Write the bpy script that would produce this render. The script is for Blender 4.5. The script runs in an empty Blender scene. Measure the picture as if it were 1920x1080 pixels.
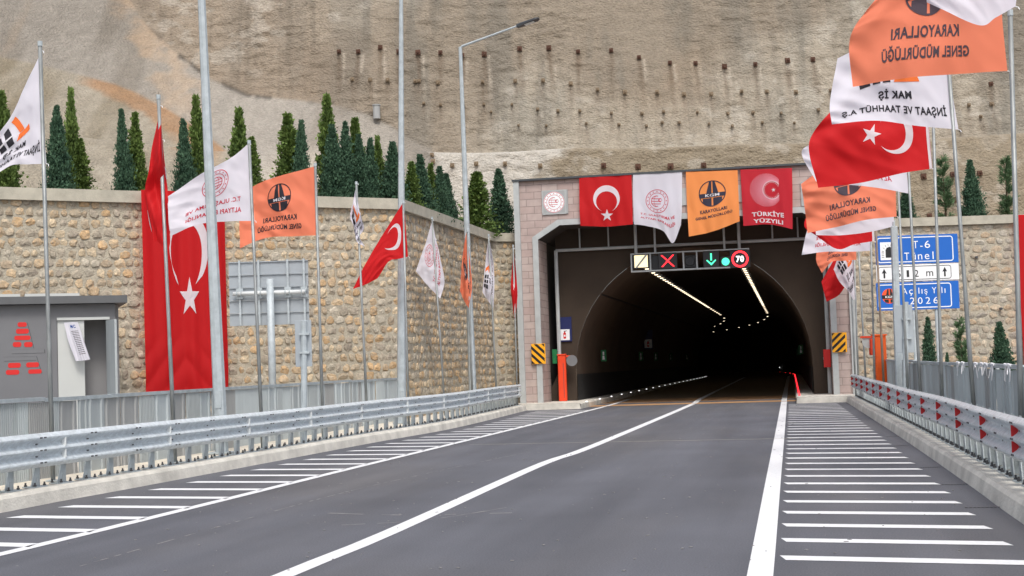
import bpy, bmesh, math, random
import numpy as np
from mathutils import Vector, Matrix
random.seed(7); RNG = np.random.default_rng(7)
R = math.radians
sc = bpy.context.scene
COL = sc.collection

# ------------------------------------------------------------------ camera
F_PX, PITCH, ROLL, CAM_H = 2667.0, 3.05, -1.9, 1.6
cd = bpy.data.cameras.new('camera'); cam = bpy.data.objects.new('camera', cd); COL.objects.link(cam)
cd.lens = F_PX/1920*36; cd.sensor_width = 36; cd.clip_start = 0.1; cd.clip_end = 2000
RM = Matrix.Rotation(R(90+PITCH), 3, 'X') @ Matrix.Rotation(R(ROLL), 3, 'Z')
cam.matrix_world = Matrix.Translation((0, 0, CAM_H)) @ RM.to_4x4()
sc.camera = cam
# ------------------------------------------------------------------ sky, sun, exposure
SUN_EL, SUN_AZ = 55, 172      # high, behind the camera, veiled by cloud
w = bpy.data.worlds.new("World"); sc.world = w; w.use_nodes = True
nt = w.node_tree; bg = nt.nodes['Background']
sky = nt.nodes.new('ShaderNodeTexSky'); sky.sky_type = 'NISHITA'; sky.sun_disc = False
sky.sun_elevation = R(SUN_EL); sky.sun_rotation = R(SUN_AZ); sky.air_density = 1.0; sky.dust_density = 4.0; sky.ozone_density = 1.0
hs = nt.nodes.new('ShaderNodeHueSaturation'); hs.inputs['Saturation'].default_value = 0.6   # cloud cover greys the sky
nt.links.new(sky.outputs[0], hs.inputs['Color']); nt.links.new(hs.outputs[0], bg.inputs[0]); bg.inputs[1].default_value = 0.145
sd = bpy.data.lights.new('sun', 'SUN'); sd.energy = 1.25; sd.angle = R(14); sd.color = (1, .96, .9)
sun = bpy.data.objects.new('sun', sd); COL.objects.link(sun)
az = R(SUN_AZ)
sdir = Vector((math.sin(az)*math.cos(R(SUN_EL)), math.cos(az)*math.cos(R(SUN_EL)), math.sin(R(SUN_EL))))
sun.rotation_euler = sdir.to_track_quat('Z', 'Y').to_euler(); sun.location = (0, -20, 40)
sc.view_settings.view_transform = 'Standard'; sc.view_settings.look = 'None'
sc.view_settings.exposure = 0.45; sc.view_settings.gamma = 1
sc.cycles.max_bounces = 6; sc.cycles.diffuse_bounces = 3; sc.cycles.transmission_bounces = 3

# ------------------------------------------------------------------ picture-measuring helpers (survey of the place)
def ray(px, py):
    return RM @ Vector(((px-960)/F_PX, -(py-540)/F_PX, -1))
def P(px, py, Y):
    d = ray(px, py); return Vector((0, 0, CAM_H)) + d*(Y/d.y)
def G(px, py, h=0.0):
    d = ray(px, py); return Vector((0, 0, CAM_H)) + d*((h-CAM_H)/d.z)
def PL(px, py, o, n):          # meet the vertical plane through o with normal n
    d = ray(px, py); c = Vector((0, 0, CAM_H)); return c + d*((Vector(o)-c).dot(n)/d.dot(n))
def lin(c): return tuple(((v/255+.055)/1.055)**2.4 if v/255 > .04045 else v/255/12.92 for v in c)
def lerp(a, b, t): return a+(b-a)*t

# ------------------------------------------------------------------ materials
MATS = {}
def mat(name, col, rough=.7, metal=0, ns=0, na=0, bs=0, bst=0, attr=False, transl=0, emit=0, stretch=(1, 1, 1), col2=None, spec=None, detail=5, bdist=.02):
    m = bpy.data.materials.new(name); m.use_nodes = True; t = m.node_tree; N = t.nodes; L = t.links
    b = N['Principled BSDF']; b.inputs['Roughness'].default_value = rough; b.inputs['Metallic'].default_value = metal
    if spec is not None: b.inputs['Specular IOR Level'].default_value = spec
    tc = N.new('ShaderNodeTexCoord'); mp = N.new('ShaderNodeMapping'); mp.inputs['Scale'].default_value = stretch
    L.new(tc.outputs['Object'], mp.inputs[0])
    src = None
    if attr:
        a = N.new('ShaderNodeVertexColor'); a.layer_name = 'Col'; src = a.outputs[0]
    if ns:
        n = N.new('ShaderNodeTexNoise'); n.inputs['Scale'].default_value = ns; n.inputs['Detail'].default_value = detail; n.inputs['Roughness'].default_value = .6
        L.new(mp.outputs[0], n.inputs['Vector'])
        r = N.new('ShaderNodeMapRange'); r.inputs[1].default_value = .3; r.inputs[2].default_value = .7
        L.new(n.outputs[0], r.inputs[0])
        if col2 is not None:
            x = N.new('ShaderNodeMix'); x.data_type = 'RGBA'; L.new(r.outputs[0], x.inputs[0])
            x.inputs[6].default_value = (*col, 1); x.inputs[7].default_value = (*col2, 1); src = x.outputs[2]
        else:
            r.inputs[3].default_value = 1-na; r.inputs[4].default_value = 1+na
            x = N.new('ShaderNodeMix'); x.data_type = 'RGBA'; x.blend_type = 'MULTIPLY'; x.inputs[0].default_value = 1
            if src: L.new(src, x.inputs[6])
            else: x.inputs[6].default_value = (*col, 1)
            L.new(r.outputs[0], x.inputs[7]); src = x.outputs[2]
    if src: L.new(src, b.inputs['Base Color'])
    else: b.inputs['Base Color'].default_value = (*col, 1)
    if bs:
        n2 = N.new('ShaderNodeTexNoise'); n2.inputs['Scale'].default_value = bs; n2.inputs['Detail'].default_value = 6
        L.new(mp.outputs[0], n2.inputs['Vector'])
        bp = N.new('ShaderNodeBump'); bp.inputs['Strength'].default_value = bst; bp.inputs['Distance'].default_value = bdist
        L.new(n2.outputs[0], bp.inputs['Height']); L.new(bp.outputs[0], b.inputs['Normal'])
    if emit:
        b.inputs['Emission Color'].default_value = (*col, 1); b.inputs['Emission Strength'].default_value = emit
    if transl:
        tr = N.new('ShaderNodeBsdfTranslucent'); mx = N.new('ShaderNodeMixShader'); mx.inputs[0].default_value = transl
        if src: L.new(src, tr.inputs[0])
        else: tr.inputs[0].default_value = (*col, 1)
        L.new(b.outputs[0], mx.inputs[1]); L.new(tr.outputs[0], mx.inputs[2]); L.new(mx.outputs[0], N['Material Output'].inputs[0])
    MATS[name] = m; m['nodes'] = 1
    return m
M = MATS
mat('galvanised', lin((174, 183, 187)), .5, .1, 6, .16, 60, .15)
mat('galvanised_beam', lin((206, 214, 218)), .42, .15, 11, .2, 40, .12, stretch=(1, 1, 1.5), detail=7)
mat('pole_steel', lin((142, 146, 146)), .5, .4, 9, .3, 40, .2, stretch=(1, 1, .25))
mat('rusty_pole', lin((128, 112, 98)), .7, .2, 10, .35, 30, .2, stretch=(1, 1, .3))
mat('bolt_dark', lin((84, 84, 86)), .6, .3)
mat('concrete', lin((178, 172, 160)), .9, 0, 3, .16, 25, .35)
mat('kerb_concrete', lin((208, 204, 194)), .9, 0, 2.2, .22, 30, .5)
mat('pavement_concrete', lin((214, 206, 190)), .9, 0, 3, .18, 30, .4)
mat('coping_concrete', lin((176, 171, 156)), .9, 0, 2.5, .18, 25, .35)
mat('mortar', lin((174, 166, 149)), .95, 0, 7, .2, 26, 1.0, bdist=.03)
mat('stone', (1, 1, 1), .9, 0, 16, .32, 38, .8, attr=True)
mat('shotcrete', (1, 1, 1), .95, 0, 9, .16, 8, .8, attr=True, stretch=(1, 1, 1.5), bdist=.15, detail=8)
mat('soil', lin((150, 132, 104)), .95, 0, 3, .25, 20, .6)
mat('dust', lin((136, 134, 134)), .9, 0, 14, .25, detail=8)
mat('white_paint', lin((226, 227, 228)), .6, 0, 22, .10, 60, .3, detail=8)
mat('trim_grey', lin((172, 176, 176)), .8, 0, 3, .1)
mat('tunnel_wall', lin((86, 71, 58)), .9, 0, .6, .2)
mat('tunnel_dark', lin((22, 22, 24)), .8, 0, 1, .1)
mat('tunnel_dust', lin((176, 136, 96)), .85, 0, .5, .25, stretch=(1, .2, 1))
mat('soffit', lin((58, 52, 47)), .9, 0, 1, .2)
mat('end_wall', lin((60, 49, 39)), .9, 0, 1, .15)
mat('shed_grey', lin((112, 113, 116)), .6, 0, 2, .05)
mat('shed_trim', lin((90, 92, 94)), .6, 0, 3, .1)
mat('shed_panel', lin((190, 193, 190)), .6, 0, 1, .04)
mat('shed_inner', lin((150, 150, 152)), .7, 0, 1, .05)
mat('sheet_light', lin((186, 194, 196)), .5, .08, 3, .06, stretch=(3, 3, .4))
mat('sheet_mid', lin((170, 177, 179)), .5, .08, 3, .08, stretch=(3, 3, .4))
mat('sheet_dark', lin((158, 160, 160)), .6, .05, 3, .08, stretch=(3, 3, .4))
mat('sign_back', lin((164, 172, 178)), .5, .35, 2, .06)
mat('sign_blue', lin((16, 96, 186)), .4)
mat('sign_navy', lin((16, 28, 84)), .5)
mat('sign_white', lin((232, 234, 236)), .5)
mat('sign_black', lin((22, 22, 26)), .5)
mat('sign_green', lin((10, 110, 60)), .5)
mat('sign_yellow', lin((246, 172, 20)), .5)
mat('sign_orange', lin((240, 84, 34)), .5)
mat('sign_red', lin((206, 34, 30)), .5)
mat('orange_paint', lin((246, 100, 26)), .45, 0, 3, .05)
mat('orange_red_paint', lin((226, 66, 26)), .5, 0, 3, .05)
mat('reflector_red', lin((190, 20, 22)), .35)
mat('reflector_silver', lin((214, 218, 218)), .4)
mat('black_housing', lin((34, 35, 38)), .5)
mat('lamp_head', lin((62, 66, 70)), .5)
mat('rust', lin((84, 58, 46)), .9, 0, 20, .3)
mat('anchor_grey', lin((128, 112, 92)), .9, 0, 20, .3)
CT = .38
mat('cloth_red', lin((208, 10, 20)), .75, transl=CT, bs=90, bst=.1)
mat('cloth_crimson', lin((206, 34, 52)), .75, transl=CT, bs=90, bst=.1)
mat('cloth_white', lin((232, 230, 240)), .75, transl=CT, bs=90, bst=.1)
mat('cloth_orange', lin((246, 138, 104)), .75, transl=CT, bs=90, bst=.1)
mat('cloth_amber', lin((238, 146, 78)), .75, transl=.2, bs=90, bst=.1)
mat('print_white', lin((236, 234, 240)), .75, transl=CT)
mat('print_black', lin((34, 32, 42)), .8, transl=.15)
mat('print_slate', lin((74, 62, 72)), .8, transl=.2)
mat('print_navy', lin((46, 44, 62)), .8, transl=.15)
mat('print_red', lin((196, 40, 66)), .8, transl=.2)
mat('print_pink', lin((232, 150, 165)), .8, transl=.2)
mat('print_orange', lin((236, 118, 52)), .8, transl=.2)
mat('print_blue', lin((24, 80, 160)), .8, transl=.2)
mat('string_white', lin((228, 228, 230)), .9)
mat('bark', lin((84, 66, 50)), .9, 0, 20, .3)
mat('leaf_dark', (1, 1, 1), .7, 0, 5, .2, attr=True, spec=.2)
mat('leaf_green', (1, 1, 1), .7, 0, 5, .2, attr=True, spec=.2)
mat('leaf_pine', (1, 1, 1), .7, 0, 5, .2, attr=True, spec=.2)
mat('led_red', (1.0, .02, .03), .5, emit=2.2)
mat('led_green', (.08, .95, .5), .5, emit=1.0)
mat('led_white', (1, 1, 1), .5, emit=1.1)
mat('tunnel_lamp_glow', (1.0, .82, .58), .5, emit=2.6)
mat('work_lamp_glow', (1.0, .85, .5), .5, emit=.8)
mat('tail_light', (1, .02, .02), .5, emit=2)

def asphalt():
    m = bpy.data.materials.new('asphalt'); m.use_nodes = True; t = m.node_tree; N = t.nodes; L = t.links; b = N['Principled BSDF']
    tc = N.new('ShaderNodeTexCoord'); rot = N.new('ShaderNodeMapping'); rot.inputs['Rotation'].default_value = (0, 0, R(11.5))
    L.new(tc.outputs['Object'], rot.inputs[0])
    def noise(scale, st, det=5):
        mp = N.new('ShaderNodeMapping'); mp.inputs['Scale'].default_value = st; L.new(rot.outputs[0], mp.inputs[0])
        n = N.new('ShaderNodeTexNoise'); n.inputs['Scale'].default_value = scale; n.inputs['Detail'].default_value = det; L.new(mp.outputs[0], n.inputs['Vector']); return n.outputs[0]
    def mr(x, a, b_, c, d):
        r = N.new('ShaderNodeMapRange'); r.inputs[1].default_value = a; r.inputs[2].default_value = b_; r.inputs[3].default_value = c; r.inputs[4].default_value = d; L.new(x, r.inputs[0]); return r.outputs[0]
    def mul(x, y):
        k = N.new('ShaderNodeMath'); k.operation = 'MULTIPLY'; L.new(x, k.inputs[0]); L.new(y, k.inputs[1]); return k.outputs[0]
    f = mul(mul(mr(noise(1.0, (1.1, .07, 1), 4), .3, .7, .78, 1.2), mr(noise(.5, (1, 1, 1), 6), .3, .7, .9, 1.1)), mr(noise(70, (1, 1, 1), 3), .25, .75, .62, 1.38))
    # dusty patches and pale grit
    ramp = N.new('ShaderNodeMix'); ramp.data_type = 'RGBA'; L.new(mr(noise(.35, (1, .25, 1), 7), .48, .75, 0, .55), ramp.inputs[0])
    ramp.inputs[6].default_value = (.102, .106, .122, 1); ramp.inputs[7].default_value = (.128, .118, .108, 1)
    vo = N.new('ShaderNodeTexVoronoi'); vo.inputs['Scale'].default_value = 2.2; L.new(rot.outputs[0], vo.inputs['Vector'])
    grit = N.new('ShaderNodeMix'); grit.data_type = 'RGBA'; L.new(mr(vo.outputs['Distance'], .022, .036, .7, 0), grit.inputs[0])
    L.new(ramp.outputs[2], grit.inputs[6]); grit.inputs[7].default_value = (.4, .39, .36, 1)
    x = N.new('ShaderNodeMix'); x.data_type = 'RGBA'; x.blend_type = 'MULTIPLY'; x.inputs[0].default_value = 1
    L.new(grit.outputs[2], x.inputs[6]); L.new(f, x.inputs[7]); L.new(x.outputs[2], b.inputs['Base Color'])
    b.inputs['Roughness'].default_value = .78
    bp = N.new('ShaderNodeBump'); bp.inputs['Strength'].default_value = .35; bp.inputs['Distance'].default_value = .01
    L.new(noise(120, (1, 1, 1), 2), bp.inputs['Height']); L.new(bp.outputs[0], b.inputs['Normal'])
    MATS['asphalt'] = m
asphalt()

def tile():
    m = bpy.data.materials.new('facade_tile'); m.use_nodes = True; t = m.node_tree; N = t.nodes; L = t.links; b = N['Principled BSDF']
    tc = N.new('ShaderNodeTexCoord'); s = N.new('ShaderNodeSeparateXYZ'); L.new(tc.outputs['Object'], s.inputs[0])
    ad = N.new('ShaderNodeMath'); L.new(s.outputs[0], ad.inputs[0]); L.new(s.outputs[1], ad.inputs[1])
    c = N.new('ShaderNodeCombineXYZ'); L.new(ad.outputs[0], c.inputs[0]); L.new(s.outputs[2], c.inputs[1])
    br = N.new('ShaderNodeTexBrick'); L.new(c.outputs[0], br.inputs['Vector'])
    br.inputs['Scale'].default_value = 1; br.inputs['Brick Width'].default_value = .56; br.inputs['Row Height'].default_value = .255
    br.inputs['Mortar Size'].default_value = .011; br.inputs['Mortar Smooth'].default_value = .1; br.inputs['Bias'].default_value = 0
    br.inputs['Color1'].default_value = (*lin((180, 164, 158)), 1); br.inputs['Color2'].default_value = (*lin((168, 148, 142)), 1); br.inputs['Mortar'].default_value = (*lin((140, 127, 122)), 1)
    n = N.new('ShaderNodeTexNoise'); n.inputs['Scale'].default_value = 4; n.inputs['Detail'].default_value = 6; L.new(c.outputs[0], n.inputs['Vector'])
    r = N.new('ShaderNodeMapRange'); r.inputs[1].default_value = .3; r.inputs[2].default_value = .7; r.inputs[3].default_value = .9; r.inputs[4].default_value = 1.08; L.new(n.outputs[0], r.inputs[0])
    x = N.new('ShaderNodeMix'); x.data_type = 'RGBA'; x.blend_type = 'MULTIPLY'; x.inputs[0].default_value = 1
    L.new(br.outputs[0], x.inputs[6]); L.new(r.outputs[0], x.inputs[7]); L.new(x.outputs[2], b.inputs['Base Color'])
    bp = N.new('ShaderNodeBump'); bp.inputs['Strength'].default_value = .5; bp.inputs['Distance'].default_value = .01; bp.invert = True
    L.new(br.outputs[1], bp.inputs['Height']); L.new(bp.outputs[0], b.inputs['Normal']); b.inputs['Roughness'].default_value = .75
    MATS['facade_tile'] = m
tile()

def stone_smear():
    # mortar smeared over the hewn faces
    t = M['stone'].node_tree; N = t.nodes; L = t.links; b = N['Principled BSDF']; src = b.inputs['Base Color'].links[0].from_socket
    tc = N.new('ShaderNodeTexCoord'); n = N.new('ShaderNodeTexNoise'); n.inputs['Scale'].default_value = 7; n.inputs['Detail'].default_value = 6; n.inputs['Roughness'].default_value = .7; L.new(tc.outputs['Object'], n.inputs['Vector'])
    r = N.new('ShaderNodeMapRange'); r.inputs[1].default_value = .47; r.inputs[2].default_value = .60; r.inputs[3].default_value = 0; r.inputs[4].default_value = .6; L.new(n.outputs[0], r.inputs[0])
    x = N.new('ShaderNodeMix'); x.data_type = 'RGBA'; L.new(r.outputs[0], x.inputs[0]); L.new(src, x.inputs[6]); x.inputs[7].default_value = (*lin((172, 162, 144)), 1); L.new(x.outputs[2], b.inputs['Base Color'])
stone_smear()
# ------------------------------------------------------------------ objects
def tag(o, label=None, cat=None, group=None, kind=None):
    if label: o['label'] = label
    if cat: o['category'] = cat
    if group: o['group'] = group
    if kind: o['kind'] = kind
    return o
def thing(name, label, cat, loc=(0, 0, 0), rz=0, group=None):
    o = bpy.data.objects.new(name, None); COL.objects.link(o); o.empty_display_size = .2
    o.location = loc; o.rotation_euler = (0, 0, rz); return tag(o, label, cat, group)
def inv_of(o):
    m = Matrix.Translation(o.location) @ o.rotation_euler.to_matrix().to_4x4(); return m.inverted()
def link(name, me, parent=None, world=True):
    """world=True: the mesh is in world coordinates although its parent stands elsewhere"""
    o = bpy.data.objects.new(name, me); COL.objects.link(o)
    if parent is not None:
        o.parent = parent
        if world and parent.type == 'EMPTY' and parent.get('_local') is None: o.matrix_parent_inverse = inv_of(parent)
    return o
def copy_tree(o, parent=None):
    c = o.copy(); COL.objects.link(c)
    if parent is not None: c.parent = parent
    for ch in list(o.children): copy_tree(ch, c)
    return c
class MB:
    def __init__(s): s.v = []; s.f = []; s.m = []
    def add(s, vs, fs, mi=0):
        b = len(s.v); s.v += [tuple(v) for v in vs]; s.f += [tuple(b+i for i in f) for f in fs]; s.m += [mi]*len(fs)
    def box(s, c, sz, rz=0, mi=0, M3=None, bev=0):
        hx, hy, hz = [k/2 for k in sz]; c = Vector(c); Q = M3 if M3 is not None else Matrix.Rotation(rz, 3, 'Z')
        if bev:
            b = bev; vs = []
            for z, i in ((-hz, b), (-hz+b, 0), (hz-b, 0), (hz, b)):
                X, Y = hx-i, hy-i
                for x, y in ((-X+b, -Y), (X-b, -Y), (X, -Y+b), (X, Y-b), (X-b, Y), (-X+b, Y), (-X, Y-b), (-X, -Y+b)): vs.append(c+Q@Vector((x, y, z)))
            fs = [tuple(range(7, -1, -1)), tuple(range(24, 32))]
            for k in range(3):
                for j in range(8): fs.append((k*8+j, k*8+(j+1) % 8, (k+1)*8+(j+1) % 8, (k+1)*8+j))
            s.add(vs, fs, mi); return
        vs = [c+Q@Vector((x*hx, y*hy, z*hz)) for z in (-1, 1) for x, y in ((-1, -1), (1, -1), (1, 1), (-1, 1))]
        s.add(vs, [(3, 2, 1, 0), (4, 5, 6, 7), (0, 1, 5, 4), (1, 2, 6, 5), (2, 3, 7, 6), (3, 0, 4, 7)], mi)
    def tube(s, pts, rs, n=10, mi=0, cap=True):
        pts = [Vector(p) for p in pts]
        if not isinstance(rs, (list, tuple)): rs = [rs]*len(pts)
        base = len(s.v); up = None
        for i, p in enumerate(pts):
            d = (pts[min(i+1, len(pts)-1)]-pts[max(i-1, 0)]).normalized()
            if up is None: up = Vector((0, 1, 0)) if abs(d.y) < .9 else Vector((1, 0, 0))
            a = d.cross(up).normalized(); b = a.cross(d).normalized(); up = b
            for k in range(n):
                t = 2*math.pi*k/n; s.v.append(tuple(p+(a*math.cos(t)+b*math.sin(t))*rs[i]))
        for i in range(len(pts)-1):
            for k in range(n):
                s.f.append((base+i*n+k, base+i*n+(k+1) % n, base+(i+1)*n+(k+1) % n, base+(i+1)*n+k)); s.m.append(mi)
        if cap:
            s.f.append(tuple(base+k for k in range(n-1, -1, -1))); s.f.append(tuple(base+(len(pts)-1)*n+k for k in range(n))); s.m += [mi, mi]
    def prism(s, poly, vec, mi=0):
        n = len(poly); v = Vector(vec); vs = [Vector(p) for p in poly]; vs2 = [p+v for p in vs]
        s.add(vs+vs2, [tuple(range(n-1, -1, -1)), tuple(range(n, 2*n))]+[(i, (i+1) % n, n+(i+1) % n, n+i) for i in range(n)], mi)
    def sweep(s, path, prof, mi=0, close=False, cap=False):
        """prof: (offset to the right of travel, height); path: points"""
        path = [Vector(p) for p in path]; base = len(s.v); n = len(prof)
        for i, p in enumerate(path):
            d = (path[min(i+1, len(path)-1)]-path[max(i-1, 0)]); d.z = 0; d.normalize(); r = Vector((d.y, -d.x, 0))
            for o, h in prof: s.v.append(tuple(p+r*o+Vector((0, 0, h))))
        k = n if close else n-1
        for i in range(len(path)-1):
            for j in range(k):
                s.f.append((base+i*n+j, base+i*n+(j+1) % n, base+(i+1)*n+(j+1) % n, base+(i+1)*n+j)); s.m.append(mi)
        if cap:
            s.f.append(tuple(base+j for j in range(n))); s.f.append(tuple(base+(len(path)-1)*n+j for j in range(n-1, -1, -1))); s.m += [mi, mi]
    def mesh(s, name, mats, smooth=False):
        me = bpy.data.meshes.new(name); me.from_pydata(s.v, [], s.f)
        for m in (mats if isinstance(mats, (list, tuple)) else [mats]): me.materials.append(M[m])
        if any(s.m): me.polygons.foreach_set('material_index', s.m)
        if smooth: me.polygons.foreach_set('use_smooth', [True]*len(me.polygons))
        me.update(); return me
    def part(s, name, mats, parent=None, smooth=False, world=True):
        o = link(name, s.mesh(name, mats, smooth), parent, world)
        if smooth == 'auto': pass
        return o
def np_mesh(name, V, Fc, mats, col=None, smooth=False):
    V = np.asarray(V, np.float32); Fc = np.asarray(Fc, np.int32); k = Fc.shape[1]
    me = bpy.data.meshes.new(name); me.vertices.add(len(V)); me.vertices.foreach_set('co', V.ravel())
    me.loops.add(Fc.size); me.loops.foreach_set('vertex_index', Fc.ravel())
    me.polygons.add(len(Fc)); me.polygons.foreach_set('loop_start', np.arange(0, Fc.size, k, dtype=np.int32))
    me.polygons.foreach_set('use_smooth', np.full(len(Fc), bool(smooth)))
    for m in (mats if isinstance(mats, (list, tuple)) else [mats]): me.materials.append(M[m])
    if col is not None:
        a = me.color_attributes.new('Col', 'FLOAT_COLOR', 'POINT'); c4 = np.ones((len(V), 4), np.float32); c4[:, :3] = col; a.data.foreach_set('color', c4.ravel())
    me.update(calc_edges=True); me.validate(); return me
# numpy value noise
_perm = RNG.random((256, 256))
def vnoise(x, y):
    xi = np.floor(x).astype(int); yi = np.floor(y).astype(int); fx = x-xi; fy = y-yi
    fx = fx*fx*(3-2*fx); fy = fy*fy*(3-2*fy); a = _perm[xi % 256, yi % 256]; b = _perm[(xi+1) % 256, yi % 256]; c = _perm[xi % 256, (yi+1) % 256]; d = _perm[(xi+1) % 256, (yi+1) % 256]
    return (a*(1-fx)+b*fx)*(1-fy)+(c*(1-fx)+d*fx)*fy
def fbm(x, y, o=5, g=.5):
    s = 0; a = 1; t = 0
    for i in range(o): s = s+a*vnoise(x*2**i+17.3*i, y*2**i+5.1*i); t += a; a *= g
    return s/t
def sstep(a, b, x):
    t = np.clip((x-a)/(b-a), 0, 1); return t*t*(3-2*t)

# ------------------------------------------------------------------ the portal frame of reference
TH = R(11.0)
O = G(985, 756, .2); O.z = 0
EX = Vector((math.cos(TH), -math.sin(TH), 0)); EY = Vector((math.sin(TH), math.cos(TH), 0))
def W(a, b, h): return O + EX*a + EY*b + Vector((0, 0, h))      # local to world
def LOC(p): d = p-O; return (d.dot(EX), d.dot(EY), p.z)
def PP(px, py, b=0.0): return LOC(PL(px, py, W(0, b, 0), EY))    # picture point on the portal plane, local
def portal_thing(name, label, cat, group=None, at=None):
    o = thing(name, label, cat, O if at is None else W(*at), -TH, group); o['_local'] = 1; return o
# ================================================================== ROAD AND GROUND
RD = Vector((math.sin(R(11.6)), math.cos(R(11.6)), 0)); RN = Vector((RD.y, -RD.x, 0))      # road heading, right-hand normal
def struct(mb, name, mats, smooth=False):
    o = mb.part(name, mats, None, smooth); o['kind'] = 'structure'; return o
def smooth_path(pts, step=.6):
    """Catmull-Rom through the points, evenly resampled"""
    pts = [Vector(p) for p in pts]; q = [pts[0]*2-pts[1]]+pts+[pts[-1]*2-pts[-2]]; out = []
    for i in range(1, len(q)-2):
        for k in range(12):
            t = k/12; a, b, c, d = q[i-1], q[i], q[i+1], q[i+2]
            out.append(.5*((2*b)+(c-a)*t+(2*a-5*b+4*c-d)*t*t+(3*b-a-3*c+d)*t**3))
    out.append(pts[-1]); L = [0]
    for i in range(1, len(out)): L.append(L[-1]+(out[i]-out[i-1]).length)
    n = max(2, int(L[-1]/step)); res = []; j = 0
    for k in range(n+1):
        s = L[-1]*k/n
        while j < len(out)-2 and L[j+1] < s: j += 1
        t = (s-L[j])/max(1e-6, L[j+1]-L[j]); res.append(out[j].lerp(out[j+1], t))
    return res
def path_at(path, s):
    acc = 0
    for i in range(1, len(path)):
        l = (path[i]-path[i-1]).length
        if acc+l >= s or i == len(path)-1:
            d = (path[i]-path[i-1]).normalized(); return path[i-1]+d*(s-acc), d
        acc += l
def path_len(p): return sum((p[i]-p[i-1]).length for i in range(1, len(p)))
def offset(path, o, z=None):
    out = []
    for i, p in enumerate(path):
        d = path[min(i+1, len(path)-1)]-path[max(i-1, 0)]; d.z = 0; d.normalize(); q = p+Vector((d.y, -d.x, 0))*o
        if z is not None: q.z = z
        out.append(q)
    return out

g = MB(); g.add([(-260, -60, -.02), (260, -60, -.02), (260, 330, -.02), (-260, 330, -.02)], [(0, 1, 2, 3)]); struct(g, 'ground', 'soil')

kl = [G(0, 962), G(113, 940), G(250, 915), G(500, 868), G(700, 830), G(860, 801), G(990, 769)]
kl = [kl[0]-(kl[1]-kl[0]).normalized()*9]+kl
KERB_L = smooth_path(kl); 
kr = [G(1886, 960), G(1815, 908), G(1682, 815.5), G(1587, 754)]
kr = [kr[0]-(kr[3]-kr[0]).normalized()*6]+kr
KERB_R = smooth_path(kr)
# asphalt sheet out to the portal mouth
r = MB(); r.add([Vector((0, 0, 0))+RN*-30+RD*-20, RN*30+RD*-20, RN*30+RD*53, RN*-30+RD*53], [(0, 1, 2, 3)]); struct(r, 'road', 'asphalt')
def ribbon(pts_l, pts_r, z): 
    m = MB(); n = len(pts_l); vs = [(p.x, p.y, z) for p in pts_l]+[(p.x, p.y, z) for p in pts_r]
    m.add(vs, [(i, n+i, n+i+1, i+1) for i in range(n-1)]); return m
KH = .19
def kerb(path, side, name):
    m = MB(); s = side
    prof = [(0, 0), (.03*s, KH-.04), (.06*s, KH), (.34*s, KH), (.34*s, -.01)]
    prof2 = prof if s > 0 else prof[::-1]
    m.sweep(path, prof2, close=False, cap=True); return struct(m, name, 'kerb_concrete')
kerb(KERB_L, -1, 'kerb_left'); kerb(KERB_R, 1, 'kerb_right')
FENCE_L0, FENCE_L1 = Vector((P(0, 757, 19.4).x, 19.4, 0)), Vector((P(745, 707, 38.4).x, 38.4, 0))
FD = (FENCE_L1-FENCE_L0).normalized(); FENCE_L0 = FENCE_L0-FD*7
FENCE_R0, FENCE_R1 = Vector((P(1920, 691, 17.3).x, 17.3, 0)), Vector((P(1655, 675, 45).x, 45, 0))
FDR = (FENCE_R1-FENCE_R0).normalized(); FENCE_R0 = FENCE_R0-FDR*6
pl = offset(KERB_L, -.34); m = ribbon([p-RN*4.6 for p in pl], pl, KH-.008); struct(m, 'pavement_left', 'pavement_concrete')
pr = offset(KERB_R, .34); m = ribbon(pr, [p+RN*3.4 for p in pr], KH-.008); struct(m, 'pavement_right', 'pavement_concrete')

# painted markings
LINE_L = smooth_path([G(-420, 1130)]+[G(*p) for p in ((0, 1040), (640, 883), (850, 832), (1120, 766))]+[W(2.75, 8, 0)], 1)
LINE_C = smooth_path([G(*p) for p in ((330, 1180), (530, 1080), (727, 1000), (1017, 870), (1120, 833), (1300, 757))]+[W(5.75, 8, 0), W(5.75, 60, 0)], 1)
LINE_R = smooth_path([G(*p) for p in ((1405, 1180), (1425, 1080), (1450, 900), (1462, 815), (1470, 755))]+[W(8.95, 7, 0), W(9.0, 60, 0)], 1)
LINE_L2 = [W(2.75, 8, 0), W(2.75, 60, 0)]
m = MB()
for pth, wd in ((LINE_L, .16), (LINE_C, .19), (LINE_R, .19)):
    a, b = offset(pth, -wd/2), offset(pth, wd/2); n = len(a)
    m.add([(p.x, p.y, .004 if p.y < 53 else .009) for p in a+b], [(i, n+i, n+i+1, i+1) for i in range(n-1)])
struct(m, 'lane_marking', 'white_paint')
def x_on(path, y):
    for i in range(1, len(path)):
        if path[i-1].y <= y <= path[i].y: t = (y-path[i-1].y)/(path[i].y-path[i-1].y); return path[i-1].lerp(path[i], t)
    return None
def hit(path, o, d):
    """where the line o + t d meets the path"""
    n = Vector((d.y, -d.x, 0))
    for i in range(1, len(path)):
        a, b = (path[i-1]-o).dot(n), (path[i]-o).dot(n)
        if a*b <= 0 and a != b: return path[i-1].lerp(path[i], a/(a-b))
    return None
m = MB(); XD = Vector((math.cos(R(22)), -math.sin(R(22)), 0)); YD = Vector((-XD.y, XD.x, 0)); WK = XD.x
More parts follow.
